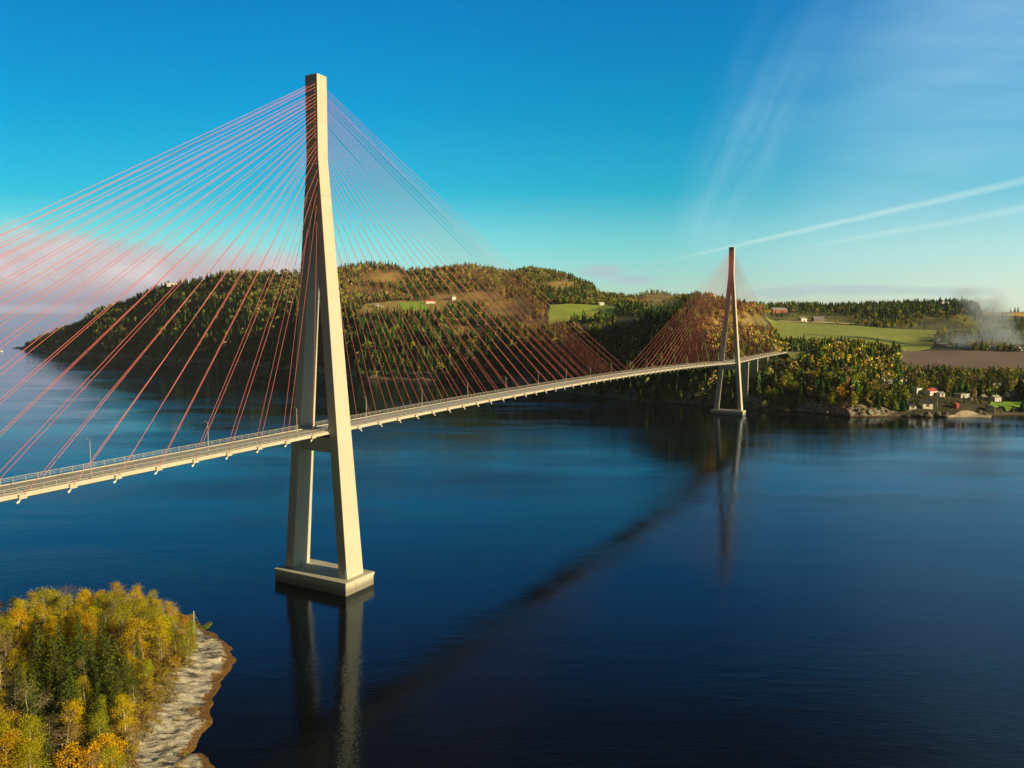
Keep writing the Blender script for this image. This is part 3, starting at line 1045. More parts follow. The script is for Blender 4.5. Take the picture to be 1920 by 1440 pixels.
def place(name, ids, variants, wide, mat):
    VV, QQ, CC = [], [], []
    base = 0
    order = rng.integers(0, len(variants), len(ids))
    for vi, (V, Q) in enumerate(variants):
        I = ids[order == vi]
        if len(I) == 0: continue
        n = len(I)
        a = rng.uniform(0, 6.283, n); sc = hgt[I]
        wd = sc * wide * rng.uniform(0.8, 1.25, n)
        ca, sa = np.cos(a)[:, None], np.sin(a)[:, None]
        px_ = (V[None, :, 0] * ca - V[None, :, 1] * sa) * wd[:, None] + twx[I][:, None]
        py_ = (V[None, :, 0] * sa + V[None, :, 1] * ca) * wd[:, None] + twy[I][:, None]
        lean = rng.normal(0, 0.03, (n, 1))
        px_ = px_ + V[None, :, 2] * sc[:, None] * lean
        pz_ = V[None, :, 2] * sc[:, None] + tz[I][:, None] - 0.4
        P = np.stack([px_, py_, pz_], -1).reshape(-1, 3)
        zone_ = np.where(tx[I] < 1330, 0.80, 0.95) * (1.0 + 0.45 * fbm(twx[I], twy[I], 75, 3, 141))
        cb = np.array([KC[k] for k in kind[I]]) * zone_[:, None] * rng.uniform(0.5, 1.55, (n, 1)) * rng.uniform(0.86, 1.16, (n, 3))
        nf = Q.shape[1]
        fcol = rng.uniform(0.75, 1.3, (n, len(V) // nf, 1)).repeat(nf, 1)
        C = (cb[:, None, :] * fcol).reshape(-1, 3)
        VV.append(P); CC.append(C)
        QQ.append((Q[None] + (np.arange(n) * len(V))[:, None, None] + base).reshape(-1, Q.shape[1]))
        base += n * len(V)
    return link(name, np_mesh(name, np.concatenate(VV), np.concatenate(QQ), mat, np.concatenate(CC)))


# the trees of the right bank that show largest stand as single trees
bank = (tx > 1395) & (tx < 1935) & (tD < 905) & (tz < 46)
cand = sel[bank[sel]]
cand = cand[np.argsort(tD[cand] - hgt[cand] * 4)]
ind_c = [i for i in cand if not is_b[i]][:280]
ind_b = [i for i in cand if is_b[i]][:170]
single = set(ind_c) | set(ind_b)
rest = np.array([i for i in sel if i not in single])
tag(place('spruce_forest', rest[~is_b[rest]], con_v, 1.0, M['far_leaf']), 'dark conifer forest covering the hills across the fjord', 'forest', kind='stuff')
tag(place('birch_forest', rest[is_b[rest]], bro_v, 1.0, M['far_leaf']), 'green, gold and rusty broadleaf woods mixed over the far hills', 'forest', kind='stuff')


def conifer_mid(seed):
    V, Q = conifer_lo(seed, 15, 10)
    return V, Q


def broad_mid(seed, wx):
    return broad_lo(seed, 230, wx, 0.085, 0.14)


def tinted(name, V, Q, col, seed, mat):
    r = np.random.default_rng(seed)
    nf = Q.shape[1]
    cc = np.array(col)[None] * r.uniform(0.65, 1.4, (len(Q), 1)) * r.uniform(0.9, 1.12, (len(Q), 3))
    return np_mesh(name, V, Q, mat, cc.repeat(nf, 0))


mid_mesh = {}
for kd in KC:
    mid_mesh[kd] = []
    for i in range(3):
        if kd in ('spruce', 'pine'): V, Q = conifer_mid(300 + i + 10 * len(kd))
        else:
            V, Q = broad_mid(320 + i + 10 * len(kd), [0.34, 0.42, 0.28][i])
            # a thin stem made of the same four-cornered faces, wide enough to carry every clump
            st = []
            for k in range(4):
                a0, a1 = k * 1.5708, (k + 1) * 1.5708
                st += [(0.02 * math.cos(a0), 0.02 * math.sin(a0), 0), (0.02 * math.cos(a1), 0.02 * math.sin(a1), 0), (0.006 * math.cos(a1), 0.006 * math.sin(a1), 0.9), (0.006 * math.cos(a0), 0.006 * math.sin(a0), 0.9)]
            rb = np.random.default_rng(seed=900 + i)
            for q_ in Q[rb.permutation(len(Q))[:120]]:
                c_ = V[q_].mean(0); z_ = max(0.05, c_[2] - 0.12)
                st += [(0.008, 0, z_), (-0.008, 0, z_ + 0.01), tuple(c_ + np.array([0, 0.006, 0.004])), tuple(c_ - np.array([0, 0.006, 0.004]))]
            Q = np.concatenate([Q, np.arange(len(st)).reshape(-1, 4) + len(V)]); V = np.concatenate([V, np.array(st)])
        mid_mesh[kd].append(tinted('bank_tree', V, Q, KC[kd], i + 5, M['mid_leaf']))
LAB = {'spruce': ('spruce_tree', 'dark spruce', 'spruce'), 'pine': ('pine_tree', 'mid-green pine', 'pine'), 'olive': ('birch_tree', 'olive-green birch', 'birch'),
       'gold': ('birch_tree', 'golden birch', 'birch'), 'amber': ('aspen_tree', 'amber aspen', 'aspen'), 'rust': ('rowan_tree', 'rusty brown rowan', 'rowan'), 'tan': ('birch_tree', 'pale tan birch', 'birch'), 'brown': ('birch_tree', 'bare brown birch', 'birch')}


def zone_of(i):
    x = tx[i]
    a = 'under the bridge end' if x < 1480 else 'left of the rock cliff' if x < 1560 else 'above the rock cliff' if x < 1640 else 'above the shore cabins' if x < 1720 else 'behind the red-roofed house' if x < 1790 else 'behind the sandy beach' if x < 1850 else 'at the right edge'
    z_ = tz[i]
    b_ = 'low by the water' if z_ < 8 else 'halfway up the bank' if z_ < 22 else 'high on the bank'
    return a + ', ' + b_


for i in ind_c + ind_b:
    nm, ad, cat = LAB[kind[i]]
    o = link(nm, mid_mesh[kind[i]][int(rng.integers(0, 3))])
    o.location = (twx[i], twy[i], tz[i] - 0.3)
    o.rotation_euler = (0, 0, rng.uniform(0, 6.28))
    w_ = hgt[i] * rng.uniform(0.85, 1.25)
    o.scale = (w_, w_, hgt[i])
    z_ = zone_of(i)
    tag(o, ad + ' on the far bank ' + z_, cat, 'woods on the right bank: ' + ad + ' ' + z_)

# ------------------------------------------------------------------ houses
HC = {'white': (0.80, 0.78, 0.74), 'pale': (0.55, 0.54, 0.52), 'mauve': (0.24, 0.20, 0.26), 'red': (0.55, 0.06, 0.04), 'redbarn': (0.30, 0.07, 0.05),
      'greyroof': (0.30, 0.30, 0.30), 'redroof': (0.50, 0.07, 0.06), 'darkroof': (0.035, 0.038, 0.05), 'palegreen': (0.34, 0.40, 0.32), 'mauveroof': (0.20, 0.15, 0.27), 'whiteroof': (0.7, 0.7, 0.68)}
HM = {k: plain('paint_' + k, v, 0.7, var=0.12) for k, v in HC.items()}
M['pane'] = plain('window_glass', (0.03, 0.04, 0.05), 0.1)
M['door'] = plain('door_wood', (0.12, 0.07, 0.05), 0.6)


def house(kind_, label, px, D, L, Wd, Hh, rot, wall, roof, rt):
    g = W(px, D)
    view = math.atan2(RGT[1], RGT[0])
    s_ = (px - 960) / F
    root = empty(kind_, (g.x, g.y, g.z - 0.2), view + rot + (0.45 if D < 900 else 0.3))
    tag(root, label, kind_)
    m = MB()
    m.box((0, 0, Hh / 2 - 1.5), (L, Wd, Hh + 3))
    rise = Wd * 0.32
    if rt == 'gable':
        for e in (-1, 1):
            x0, x1 = sorted((e * L / 2, e * (L / 2 - 0.2)))
            m.add([(x0, -Wd / 2, Hh), (x0, Wd / 2, Hh), (x0, 0, Hh + rise), (x1, -Wd / 2, Hh), (x1, Wd / 2, Hh), (x1, 0, Hh + rise)],
                  [(0, 2, 1), (3, 4, 5), (0, 3, 5, 2), (1, 2, 5, 4)])
    m.build('wall', HM[wall], root)
    m = MB()
    if rt == 'gable':
        ov, t = 0.5, 0.22
        for sg in (-1, 1):
            y0, z0 = sg * (Wd / 2 + ov), Hh - ov * rise / (Wd / 2)
            a = [(-L / 2 - ov, y0, z0 + .05), (L / 2 + ov, y0, z0 + .05), (L / 2 + ov, sg * 0.002, Hh + rise + .05), (-L / 2 - ov, sg * 0.002, Hh + rise + .05)]
            bq = [(p_[0], p_[1], p_[2] + t) for p_ in a]
            m.add(a + bq, [(0, 1, 2, 3), (7, 6, 5, 4), (0, 4, 5, 1), (1, 5, 6, 2), (2, 6, 7, 3), (3, 7, 4, 0)])
    else:
        m.box((0, 0, Hh + 0.2), (L + 1.0, Wd + 1.0, 0.4))
    rf = m.build('roof', HM[roof], root)
    if kind_ in ('house', 'farmhouse'):
        c = MB(); c.box((L * 0.18, 0.0, Hh + (rise if rt == 'gable' else 0) + 0.6), (0.9, 0.8, 1.6)); c.build('chimney', HM['greyroof'], rf)
        n = max(2, int(L / 3.2))
        for k in range(n):
            x = -L / 2 + L * (k + 0.5) / n
            if k == n // 2:
                d = MB(); d.box((x, -Wd / 2 - 0.03, 1.05), (1.0, 0.1, 2.1)); d.build('door', M['door'], root)
            else:
                f = MB()
                f.box((x, -Wd / 2 - 0.03, 1.75), (1.3, 0.1, 1.3)); fo = f.build('window', HM['white'], root)
                q = MB(); q.box((x, -Wd / 2 - 0.06, 1.75), (1.08, 0.1, 1.08)); q.build('pane', M['pane'], fo)
    else:
        d = MB(); d.box((0, -Wd / 2 - 0.03, 1.2), (min(2.6, L * .5), 0.1, 2.4)); d.build('door', M['door'], root)
    return root


for h in HOUSES:
    house(*h)


def flagpole(px, D, hh, label):
    g = W(px, D)
    root = empty('flagpole', g); tag(root, label, 'flagpole')
    m = MB(); m.tube((0, 0, -0.5), (0, 0, hh), 0.13, 0.07, 8); m.build('pole', HM['white'], root)
    m = MB(); m.tube((0, 0, hh), (0, 0, hh + 0.25), 0.16, 0.1, 8); m.build('finial', HM['white'], root)


flagpole(1834, 728, 9, 'tall white flagpole above the beach beside the low grey-white house')
flagpole(1761, 694, 8, 'thin white flagpole beside the waterside boathouse')

# ------------------------------------------------------------------ rocks of the right shore
m, nt, b = new_mat('shore_rock')
p = pos(nt)
sep = nt.nodes.new('ShaderNodeSeparateXYZ'); nt.links.new(p, sep.inputs[0])
n1 = noise(nt, p, 0.5, 7, 0.65); n2 = noise(nt, comb(nt, X(nt, sep.outputs[0]) * 0.3, X(nt, sep.outputs[1]) * 0.3, X(nt, sep.outputs[2]) * 1.4), 1.0, 5, 0.6)
c = mix(nt, n1.step(0.35, 0.65), (0.11, 0.095, 0.08), (0.40, 0.36, 0.29))
c = mix(nt, n2.step(0.52, 0.6) * 0.8, c, (0.05, 0.045, 0.04))
c = mix(nt, 1.0 - (X(nt, sep.outputs[2]) + n1 * 1.0).step(1.1, 2.0), c, (0.085, 0.045, 0.02))
nt.links.new(c, b.inputs['Base Color']); b.inputs['Roughness'].default_value = 0.9
bn = nt.nodes.new('ShaderNodeBump'); bn.inputs['Distance'].default_value = 0.5
nt.links.new(n2.s, bn.inputs['Height']); nt.links.new(bn.outputs[0], b.inputs['Normal'])
M['rock'] = m


def rock_mesh(seed, sub=3):
    import bmesh
    bm = bmesh.new()
    bmesh.ops.create_icosphere(bm, subdivisions=sub, radius=1)
    r = random.Random(seed)
    planes = [(Vector((r.gauss(0, 1), r.gauss(0, 1), r.gauss(0, 0.7))).normalized(), r.uniform(0.55, 0.85)) for _ in range(11)]
    for v in bm.verts:
        for n_, d_ in planes:
            k = v.co.dot(n_) - d_
            if k > 0: v.co -= n_ * k
        v.co *= 1 + r.uniform(-0.03, 0.03)
    me = bpy.data.meshes.new('boulder'); bm.to_mesh(me); bm.free()
    me.materials.append(M['rock'])
    return me


rocks = [rock_mesh(40 + i) for i in range(5)]
RK = [(1448, 724, 5, 3, 2.5), (1478, 716, 6, 3, 3), (1526, 706, 5, 3, 4), (1552, 694, 7, 4, 4), (1572, 684, 6, 4, 6), (1594, 676, 8, 5, 9), (1612, 680, 6, 4, 7),
      (1634, 677, 9, 5, 6), (1656, 681, 5, 4, 6), (1668, 682, 5, 4, 6), (1745, 672, 7, 4, 5), (1762, 674, 5, 4, 5), (1777, 675, 6, 4, 4), (1704, 676, 7, 3, 2), (1725, 676, 6, 3, 2.5),
      (1812, 690, 5, 4, 5), (1840, 690, 6, 4, 5), (1850, 684, 4, 3, 3)]
order_r = sorted(RK)
for k, (x, d, a, c_, hh) in enumerate(order_r):
    o = link('boulder', rocks[k % 5])
    q = plan(x, d)
    o.location = (q[0], q[1], hh * 0.2)
    o.rotation_euler = (random.uniform(-.15, .15), random.uniform(-.15, .15), random.uniform(0, 6.28))
    o.scale = (a * 0.75, c_ * 0.9, hh * 0.8)
    nearby = 'in the dark bay by the bridge' if x < 1500 else 'at the left foot of the cliff' if x < 1580 else 'at the foot of the pale cliff' if x < 1640 else 'below the shore cabins' if x < 1700 else 'in front of the boathouse' if x < 1790 else 'behind the beach'
    tag(o, '%s boulder from the left along the far waterline, %s' % (ORD[k], nearby), 'boulder', 'boulders along the far waterline')

# sandy beach
M['sand'] = plain('beach_sand', (0.55, 0.45, 0.33), 0.95, var=0.2, scale=0.5)
bm_ = MB(); vs = []
for k in range(21):
    x = 1782 + 82 * k / 20
    for j, (d, z_) in enumerate(((671 + 2 * math.sin(k), -0.4), (677 + 1.0 * math.sin(k * .7), 0.5), (684, 1.2), (691, 1.6))):
        d = 671 + (d - 671) * max(0.25, math.sin(math.pi * k / 20)) * 0.85; q = plan(x, d); vs.append((q[0], q[1], z_ if j < 1 else max(z_, float(hill_z(x, d)) + 0.25)))
fs = []
for k in range(20):
    for j in range(3):
        fs.append((4 * k + j, 4 * k + 4 + j, 4 * k + 5 + j, 4 * k + 1 + j))
bm_.add(vs, fs)
tag(bm_.build('beach', M['sand']), kind='structure')

# small white motor boat far out on the left
q = water_pt(3, 659)
root = empty('motor_boat', (q[0], q[1], 0), 0.3)
tag(root, 'tiny white motor boat far out on the water at the left edge', 'boat')
m = MB()
m.loft([[(-5, -1.6, 0), (-5, 1.6, 0), (-5, 1.8, 1.6), (-5, -1.8, 1.6)], [(1, -1.7, 0), (1, 1.7, 0), (1, 2.0, 1.8), (1, -2.0, 1.8)], [(6.5, -0.1, .6), (6.5, .1, .6), (6.5, .2, 2.3), (6.5, -.2, 2.3)]])
m.build('hull', HM['white'], root)
m = MB(); m.box((-0.8, 0, 2.7), (4.2, 2.6, 1.9), 0, 0.8); m.build('cabin', HM['white'], root)

# ------------------------------------------------------------------ near headland
SH = [(300, 1500), (385, 1440), (372, 1418), (345, 1414), (320, 1417), (337, 1408), (365, 1372), (374, 1358), (369, 1340), (380, 1320), (377, 1310), (396, 1290), (422, 1256), (431, 1240), (421, 1226), (420, 1212), (402, 1194), (378, 1184), (340, 1164), (300, 1152), (240, 1148), (150, 1152), (60, 1165), (-40, 1182), (-180, 1195)]
poly = [tuple(water_pt(x, y)) for x, y in SH]
poly += [(-200.0, 110.0), (-330.0, 120.0), (-330.0, -140.0), (-190.0, -120.0), (-120.0, -86.0)]
PV = np.array(poly)


def sdist(x, y):
    """signed distance to the headland outline, positive inside"""
    x, y = np.asarray(x, float), np.asarray(y, float)
    dmin = np.full(x.shape, 1e9); ins = np.zeros(x.shape, bool)
    for (x0, y0), (x1, y1) in zip(poly, poly[1:] + poly[:1]):
        ex, ey = x1 - x0, y1 - y0
        t = np.clip(((x - x0) * ex + (y - y0) * ey) / (ex * ex + ey * ey + 1e-9), 0, 1)
        dmin = np.minimum(dmin, np.hypot(x - x0 - t * ex, y - y0 - t * ey))
        cond = (y0 > y) != (y1 > y)
        xi = (x1 - x0) * (y - y0) / (y1 - y0 + 1e-12) + x0
        ins ^= cond & (x < xi)
    return np.where(ins, dmin, -dmin)


def head_z(x, y):
    x, y = np.asarray(x, float), np.asarray(y, float)
    d = sdist(x, y) + fbm(x, y, 6, 4, 71) * 2.0
    z = np.where(d < 0, d * 0.5, 0)
    z = np.where(d >= 0, 0.16 * np.minimum(d, 14) + 0.10 * np.clip(d - 4, 0, 40) + 0.14 * np.clip(d, 0, 2.5), z)
    z = np.minimum(z, 5.5 + 0.02 * d)
    ledge = fbm(x * 0.5 + y * 0.87, y * 0.5 - x * 0.87, 7, 4, 81)
    z = z + np.clip(d, 0, 3) / 3 * (ledge * 0.95 + np.abs(fbm(x, y, 2.6, 3, 91)) * 0.8)
    return np.maximum(z, -4)


gx = np.concatenate([np.arange(-330, -125, 4.0), np.arange(-125, -28, 0.55)])
gy = np.concatenate([np.arange(-145, -72, 4.0), np.arange(-72, 66, 0.55), np.arange(66, 125, 4.0)])
GX, GY = np.meshgrid(gx, gy)
GZ = head_z(GX, GY); GD = sdist(GX, GY) + fbm(GX, GY, 6, 4, 71) * 2.0
nr, nc = GX.shape
idx = np.arange(nr * nc).reshape(nr, nc)
qd = np.stack([idx[:-1, :-1], idx[:-1, 1:], idx[1:, 1:], idx[1:, :-1]], -1).reshape(-1, 4)
qd = qd[GD.ravel()[qd].max(1) > -5]
m, nt, b = new_mat('headland_rock')
at = nt.nodes.new('ShaderNodeAttribute'); at.attribute_name = 'tint'
sep = nt.nodes.new('ShaderNodeSeparateColor'); nt.links.new(at.outputs['Color'], sep.inputs[0])
dist = X(nt, sep.outputs[0]) * 30.0            # metres in from the waterline
p = pos(nt)
s3 = nt.nodes.new('ShaderNodeSeparateXYZ'); nt.links.new(p, s3.inputs[0])
x_, y_, z_ = (X(nt, s3.outputs[i]) for i in range(3))
n1 = noise(nt, p, 0.35, 7, 0.65); n2 = noise(nt, p, 1.6, 6, 0.7)
band = noise(nt, comb(nt, (x_ * 0.5 + y_ * 0.87) * 0.9, (y_ * 0.5 - x_ * 0.87) * 0.16, z_ * 0.5), 1.0, 6, 0.65)
n3 = noise(nt, p, 2.8, 6, 0.75)
rk = mix(nt, n2.step(0.3, 0.7), (0.38, 0.335, 0.26), (0.74, 0.69, 0.57))
rk = mix(nt, band.step(0.45, 0.56) * 0.8, rk, (0.17, 0.15, 0.13))
rk = mix(nt, band.step(0.575, 0.60) * 0.88, rk, (0.03, 0.026, 0.02))
rk = mix(nt, n1.step(0.55, 0.68) * 0.55, rk, (0.30, 0.22, 0.10))
grass = mix(nt, n2.step(0.3, 0.7), (0.16, 0.11, 0.025), (0.34, 0.23, 0.06))
c = mix(nt, (dist + n1 * 16.0 - 8.0 + n2 * 5.0 - 2.5).step(8.5, 11.0), rk, grass)
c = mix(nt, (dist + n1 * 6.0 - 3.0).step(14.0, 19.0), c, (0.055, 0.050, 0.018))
weed = mix(nt, n3.step(0.35, 0.65), (0.055, 0.022, 0.006), (0.30, 0.15, 0.03))
c = mix(nt, 1.0 - (dist + n2 * 3.0 - 1.5 + n1 * 3.0 - 1.5).step(1.5, 2.2), c, weed)
nt.links.new(c, b.inputs['Base Color']); b.inputs['Roughness'].default_value = 0.9
bn = nt.nodes.new('ShaderNodeBump'); bn.inputs['Strength'].default_value = 0.9; bn.inputs['Distance'].default_value = 0.35
nt.links.new((band * 0.8 + n2 * 0.5 + n3 * 0.2).s, bn.inputs['Height']); nt.links.new(bn.outputs[0], b.inputs['Normal'])
M['headland'] = m
tint = np.zeros((nr * nc, 3)); tint[:, 0] = np.clip(GD.ravel() / 30, 0, 1)
tag(link('headland', np_mesh('headland', np.stack([GX, GY, GZ], -1).reshape(-1, 3), qd, M['headland'], tint, True)), kind='structure')

# green weedy skerry just off the point
q = water_pt(372, 1174)
import bmesh
M['weed'] = plain('green_weed', (0.07, 0.11, 0.012), 0.9, var=0.4, scale=2.0)
me = rock_mesh(77); me.materials.clear(); me.materials.append(M['weed'])
o = link('skerry', me); o.location = (q[0], q[1], -0.1); o.scale = (3.4, 1.9, 0.8); o.rotation_euler = (0, 0, 0.4)
tag(o, 'low skerry covered in green weed off the tip of the headland', 'skerry')

# ---- near trees
M['bark_pale'] = plain('birch_bark', (0.50, 0.46, 0.38), 0.85, var=0.35, scale=2.5)
M['bark_dark'] = plain('spruce_bark', (0.10, 0.075, 0.055), 0.9, var=0.3, scale=2.0)


def rvec(r):
    v = r.normal(0, 1, 3)
    return v / np.linalg.norm(v)


def near_spruce(seed, h=13.0):
    r = np.random.default_rng(seed)
    tr = MB(); tr.tube((0, 0, -0.5), (0, 0, h * 0.97), 0.2, 0.02, 7)
    V, C = [], []
    col = np.array((0.085, 0.125, 0.018))
    levels = 26
    for l in range(levels):
        f = l / (levels - 1)
        zc = h * (0.06 + 0.92 * f)
        Rm = h * 0.195 * (1 - f) ** 0.8 + 0.16
        nb = int(9 - 4 * f)
        o0 = r.random() * 6.28
        for k in range(nb):
            a = o0 + 6.283 * k / nb + r.normal(0, 0.18)
            L = Rm * r.uniform(0.65, 1.2)
            dz = -0.28 * L + r.normal(0, 0.1)
            tr.tube((0, 0, zc), (L * .8 * math.cos(a), L * .8 * math.sin(a), zc + dz * .8), 0.03, 0.012, 3, False)
            br = r.uniform(0.7, 1.3)
            nc_ = max(3, int(L * 5.5))
            for j in range(nc_):
                t = (j + 0.6) / nc_
                c0 = np.array([L * t * math.cos(a), L * t * math.sin(a), zc + dz * t]) + r.normal(0, 0.10, 3)
                side = np.array([-math.sin(a), math.cos(a), 0]) * r.choice((-1, 1))
                u = np.array([math.cos(a), math.sin(a), -0.35]) * 0.45 + side * r.uniform(0.3, 1.0) + r.normal(0, 0.2, 3)
                u /= np.linalg.norm(u)
                w = np.cross(u, rvec(r) + np.array([0, 0, 1.2])); w /= np.linalg.norm(w)
                s = r.uniform(0.22, 0.48) * (1.15 - 0.5 * t); w2 = s * 0.45
                V += [c0 - w * w2, c0 + u * s - w * w2 * .3, c0 + u * s + w * w2 * .3, c0 + w * w2]
                C += [col * br * r.uniform(0.7, 1.35) * (1 + 0.5 * t * np.array([1.0, 0.75, 0.2]))] * 4
    return tr, np.array(V), np.array(C)


def near_broad(seed, h, col, wide=0.26, leaves=3400, base=0.25, leaf=0.26, multi=1, clumps=46, col2=None):
    r = np.random.default_rng(seed)
    tr = MB(); pts = []
    for s_ in range(multi):
        bx, by = (0, 0) if multi == 1 else r.normal(0, 0.35, 2)
        lx, ly = r.normal(0, 0.05 if multi == 1 else 0.16, 2) * h
        prev = np.array([bx, by, -0.4]); rad = h * 0.012 + 0.03
        n = 6
        for k in range(1, n + 1):
            f = k / n
            p_ = np.array([bx + lx * f + r.normal(0, 0.03) * h * .3, by + ly * f + r.normal(0, 0.03) * h * .3, h * 0.93 * f])
            tr.tube(prev, p_, rad * (1 - (f - 1 / n) * .9), rad * (1 - f * .9), 6, False)
            if f > base * .8:
                for _ in range(5):
                    a = r.random() * 6.28
                    zf = (f - base) / (1 - base)
                    L = h * wide * (0.35 + 0.75 * math.sin(math.pi * min(1, max(0.08, 0.22 + 0.75 * zf)))) * r.uniform(0.6, 1.1)
                    e = p_ + np.array([L * math.cos(a), L * math.sin(a), L * r.uniform(0.25, 0.8)])
                    m_ = (p_ + e) / 2 + np.array([0, 0, -0.05 * L])
                    tr.tube(p_, m_, rad * .35 * (1.1 - f), rad * .22 * (1.1 - f), 4, False)
                    tr.tube(m_, e, rad * .22 * (1.1 - f), 0.008, 4, False)
                    pts += [e, m_ * .4 + e * .6]
            prev = p_
        pts.append(prev)
    pts = np.array(pts)
    pts = pts[r.permutation(len(pts))[:clumps * multi]]
    V, C = [], []
    cb = r.uniform(0.68, 1.32, len(pts))
    hue = r.random(len(pts))
    per = max(1, leaves // len(pts))
    cs = h * 0.055
    for i, c0 in enumerate(pts):
        kcol = np.array(col) if col2 is None else np.array(col) * (1 - hue[i]) + np.array(col2) * hue[i]
        for _ in range(per):
            p_ = c0 + r.normal(0, 1, 3) * np.array([cs, cs, cs * .8])
            u = rvec(r); w = np.cross(u, rvec(r)); w /= np.linalg.norm(w) + 1e-9
            s = leaf * r.uniform(0.5, 1.15) / 2
            V += [p_ - u * s, p_ - w * s * .7, p_ + u * s, p_ + w * s * .7]
            C += [kcol * cb[i] * r.uniform(0.7, 1.35)] * 4
    return tr, np.array(V), np.array(C)


PROT = {}


def proto(key, name, parts, bark):
    tr, V, C = parts
    Q = np.arange(len(V)).reshape(-1, 4)
    PROT.setdefault(key, []).append((name, tr.mesh('trunk', bark), np_mesh('crown', V, Q, M['near_leaf'], C)))


for i in range(3): proto('spruce', 'spruce_tree', near_spruce(500 + i, 13.0 + i), M['bark_dark'])
GOLD, YEL, OLV, BRN, ORG = (0.52, 0.37, 0.012), (0.58, 0.47, 0.020), (0.29, 0.30, 0.020), (0.27, 0.20, 0.11), (0.80, 0.47, 0.014)
for i in range(3): proto('gold', 'birch_tree', near_broad(520 + i, 11 + i, GOLD, 0.19, 5200, col2=YEL, base=0.10, clumps=70), M['bark_pale'])
for i in range(3): proto('olive', 'birch_tree', near_broad(540 + i, 11 + i, OLV, 0.18, 5200, col2=(0.46, 0.40, 0.022), base=0.10, clumps=70), M['bark_pale'])
for i in range(2): proto('amber', 'birch_tree', near_broad(550 + i, 11 + i, (0.50, 0.265, 0.02), 0.21, 4600, col2=(0.56, 0.36, 0.03), base=0.10, clumps=64), M['bark_pale'])
for i in range(3): proto('brown', 'birch_tree', near_broad(560 + i, 11.5 + i, BRN, 0.25, 2400, leaf=0.2, col2=(0.34, 0.25, 0.11), base=0.15), M['bark_pale'])
for i in range(2): proto('orange', 'aspen_tree', near_broad(580 + i, 8.5, ORG, 0.36, 4600, base=0.12, multi=2, leaf=0.3, col2=(0.78, 0.38, 0.012)), M['bark_dark'])
for i in range(3): proto('shrub', 'willow_shrub', near_broad(600 + i, 3.4, (0.36, 0.30, 0.03), 0.42, 1500, base=0.05, multi=3, clumps=16, leaf=0.2, col2=(0.42, 0.27, 0.04)), M['bark_dark'])

# where each stands: column and row of the foot as seen (on the ground), by walking the headland
NTREE = []


def try_place(cands, minsep):
    for (x, y, kd, hh) in cands:
        ok = all((x - a) ** 2 + (y - c_) ** 2 > (minsep * (0.75 if kd == 'shrub' or k2 == 'shrub' else 1)) ** 2 for a, c_, k2, _ in NTREE)
        if ok: NTREE.append((x, y, kd, hh))


def ground_at(px, row):
    D = CAM[2] / -elev_of(row, px)
    for _ in range(6):
        q_ = plan(px, D)
        zg = max(0.0, float(head_z(q_[0], q_[1])))
        D = (CAM[2] - zg) / -elev_of(row, px)
    return plan(px, D)


# the trees that stand out in the view, given by the picture point of their foot
FEAT = [(75, 1302, 'spruce', 13.5), (228, 1318, 'spruce', 8.5), (126, 1262, 'spruce', 13.5), (30, 1372, 'spruce', 11), (88, 1385, 'spruce', 9.5), (103, 1345, 'spruce', 17), (45, 1275, 'spruce', 15), (182, 1325, 'spruce', 15.5), (148, 1300, 'spruce', 14.5), (168, 1252, 'spruce', 13.5), (215, 1290, 'spruce', 9), (10, 1330, 'spruce', 11), (140, 1362, 'spruce', 8),
        (20, 1400, 'brown', 12), (60, 1420, 'brown', 9), (110, 1400, 'gold', 10), (132, 1468, 'orange', 8), (15, 1475, 'gold', 9), (208, 1372, 'gold', 8), (218, 1195, 'brown', 11), (205, 1200, 'brown', 10.5), (225, 1280, 'gold', 7),
        (185, 1185, 'olive', 12), (140, 1180, 'gold', 12), (100, 1180, 'brown', 13), (62, 1190, 'olive', 12), (20, 1210, 'gold', 11), (240, 1195, 'olive', 11), (265, 1215, 'olive', 10), (290, 1210, 'olive', 8), (310, 1212, 'brown', 6.5), (325, 1218, 'shrub', 4.5),
        (60, 1480, 'spruce', 10), (185, 1480, 'olive', 8), (240, 1350, 'shrub', 3.6), (300, 1240, 'shrub', 4.2), (340, 1215, 'shrub', 3.5), (260, 1300, 'shrub', 4), (255, 1270, 'shrub', 4.5), (285, 1255, 'brown', 6), (230, 1330, 'brown', 5)]
try_place([(*ground_at(px, row_), kd, hh) for px, row_, kd, hh in FEAT], 1.0)
cand = []
rr = np.random.default_rng(5)
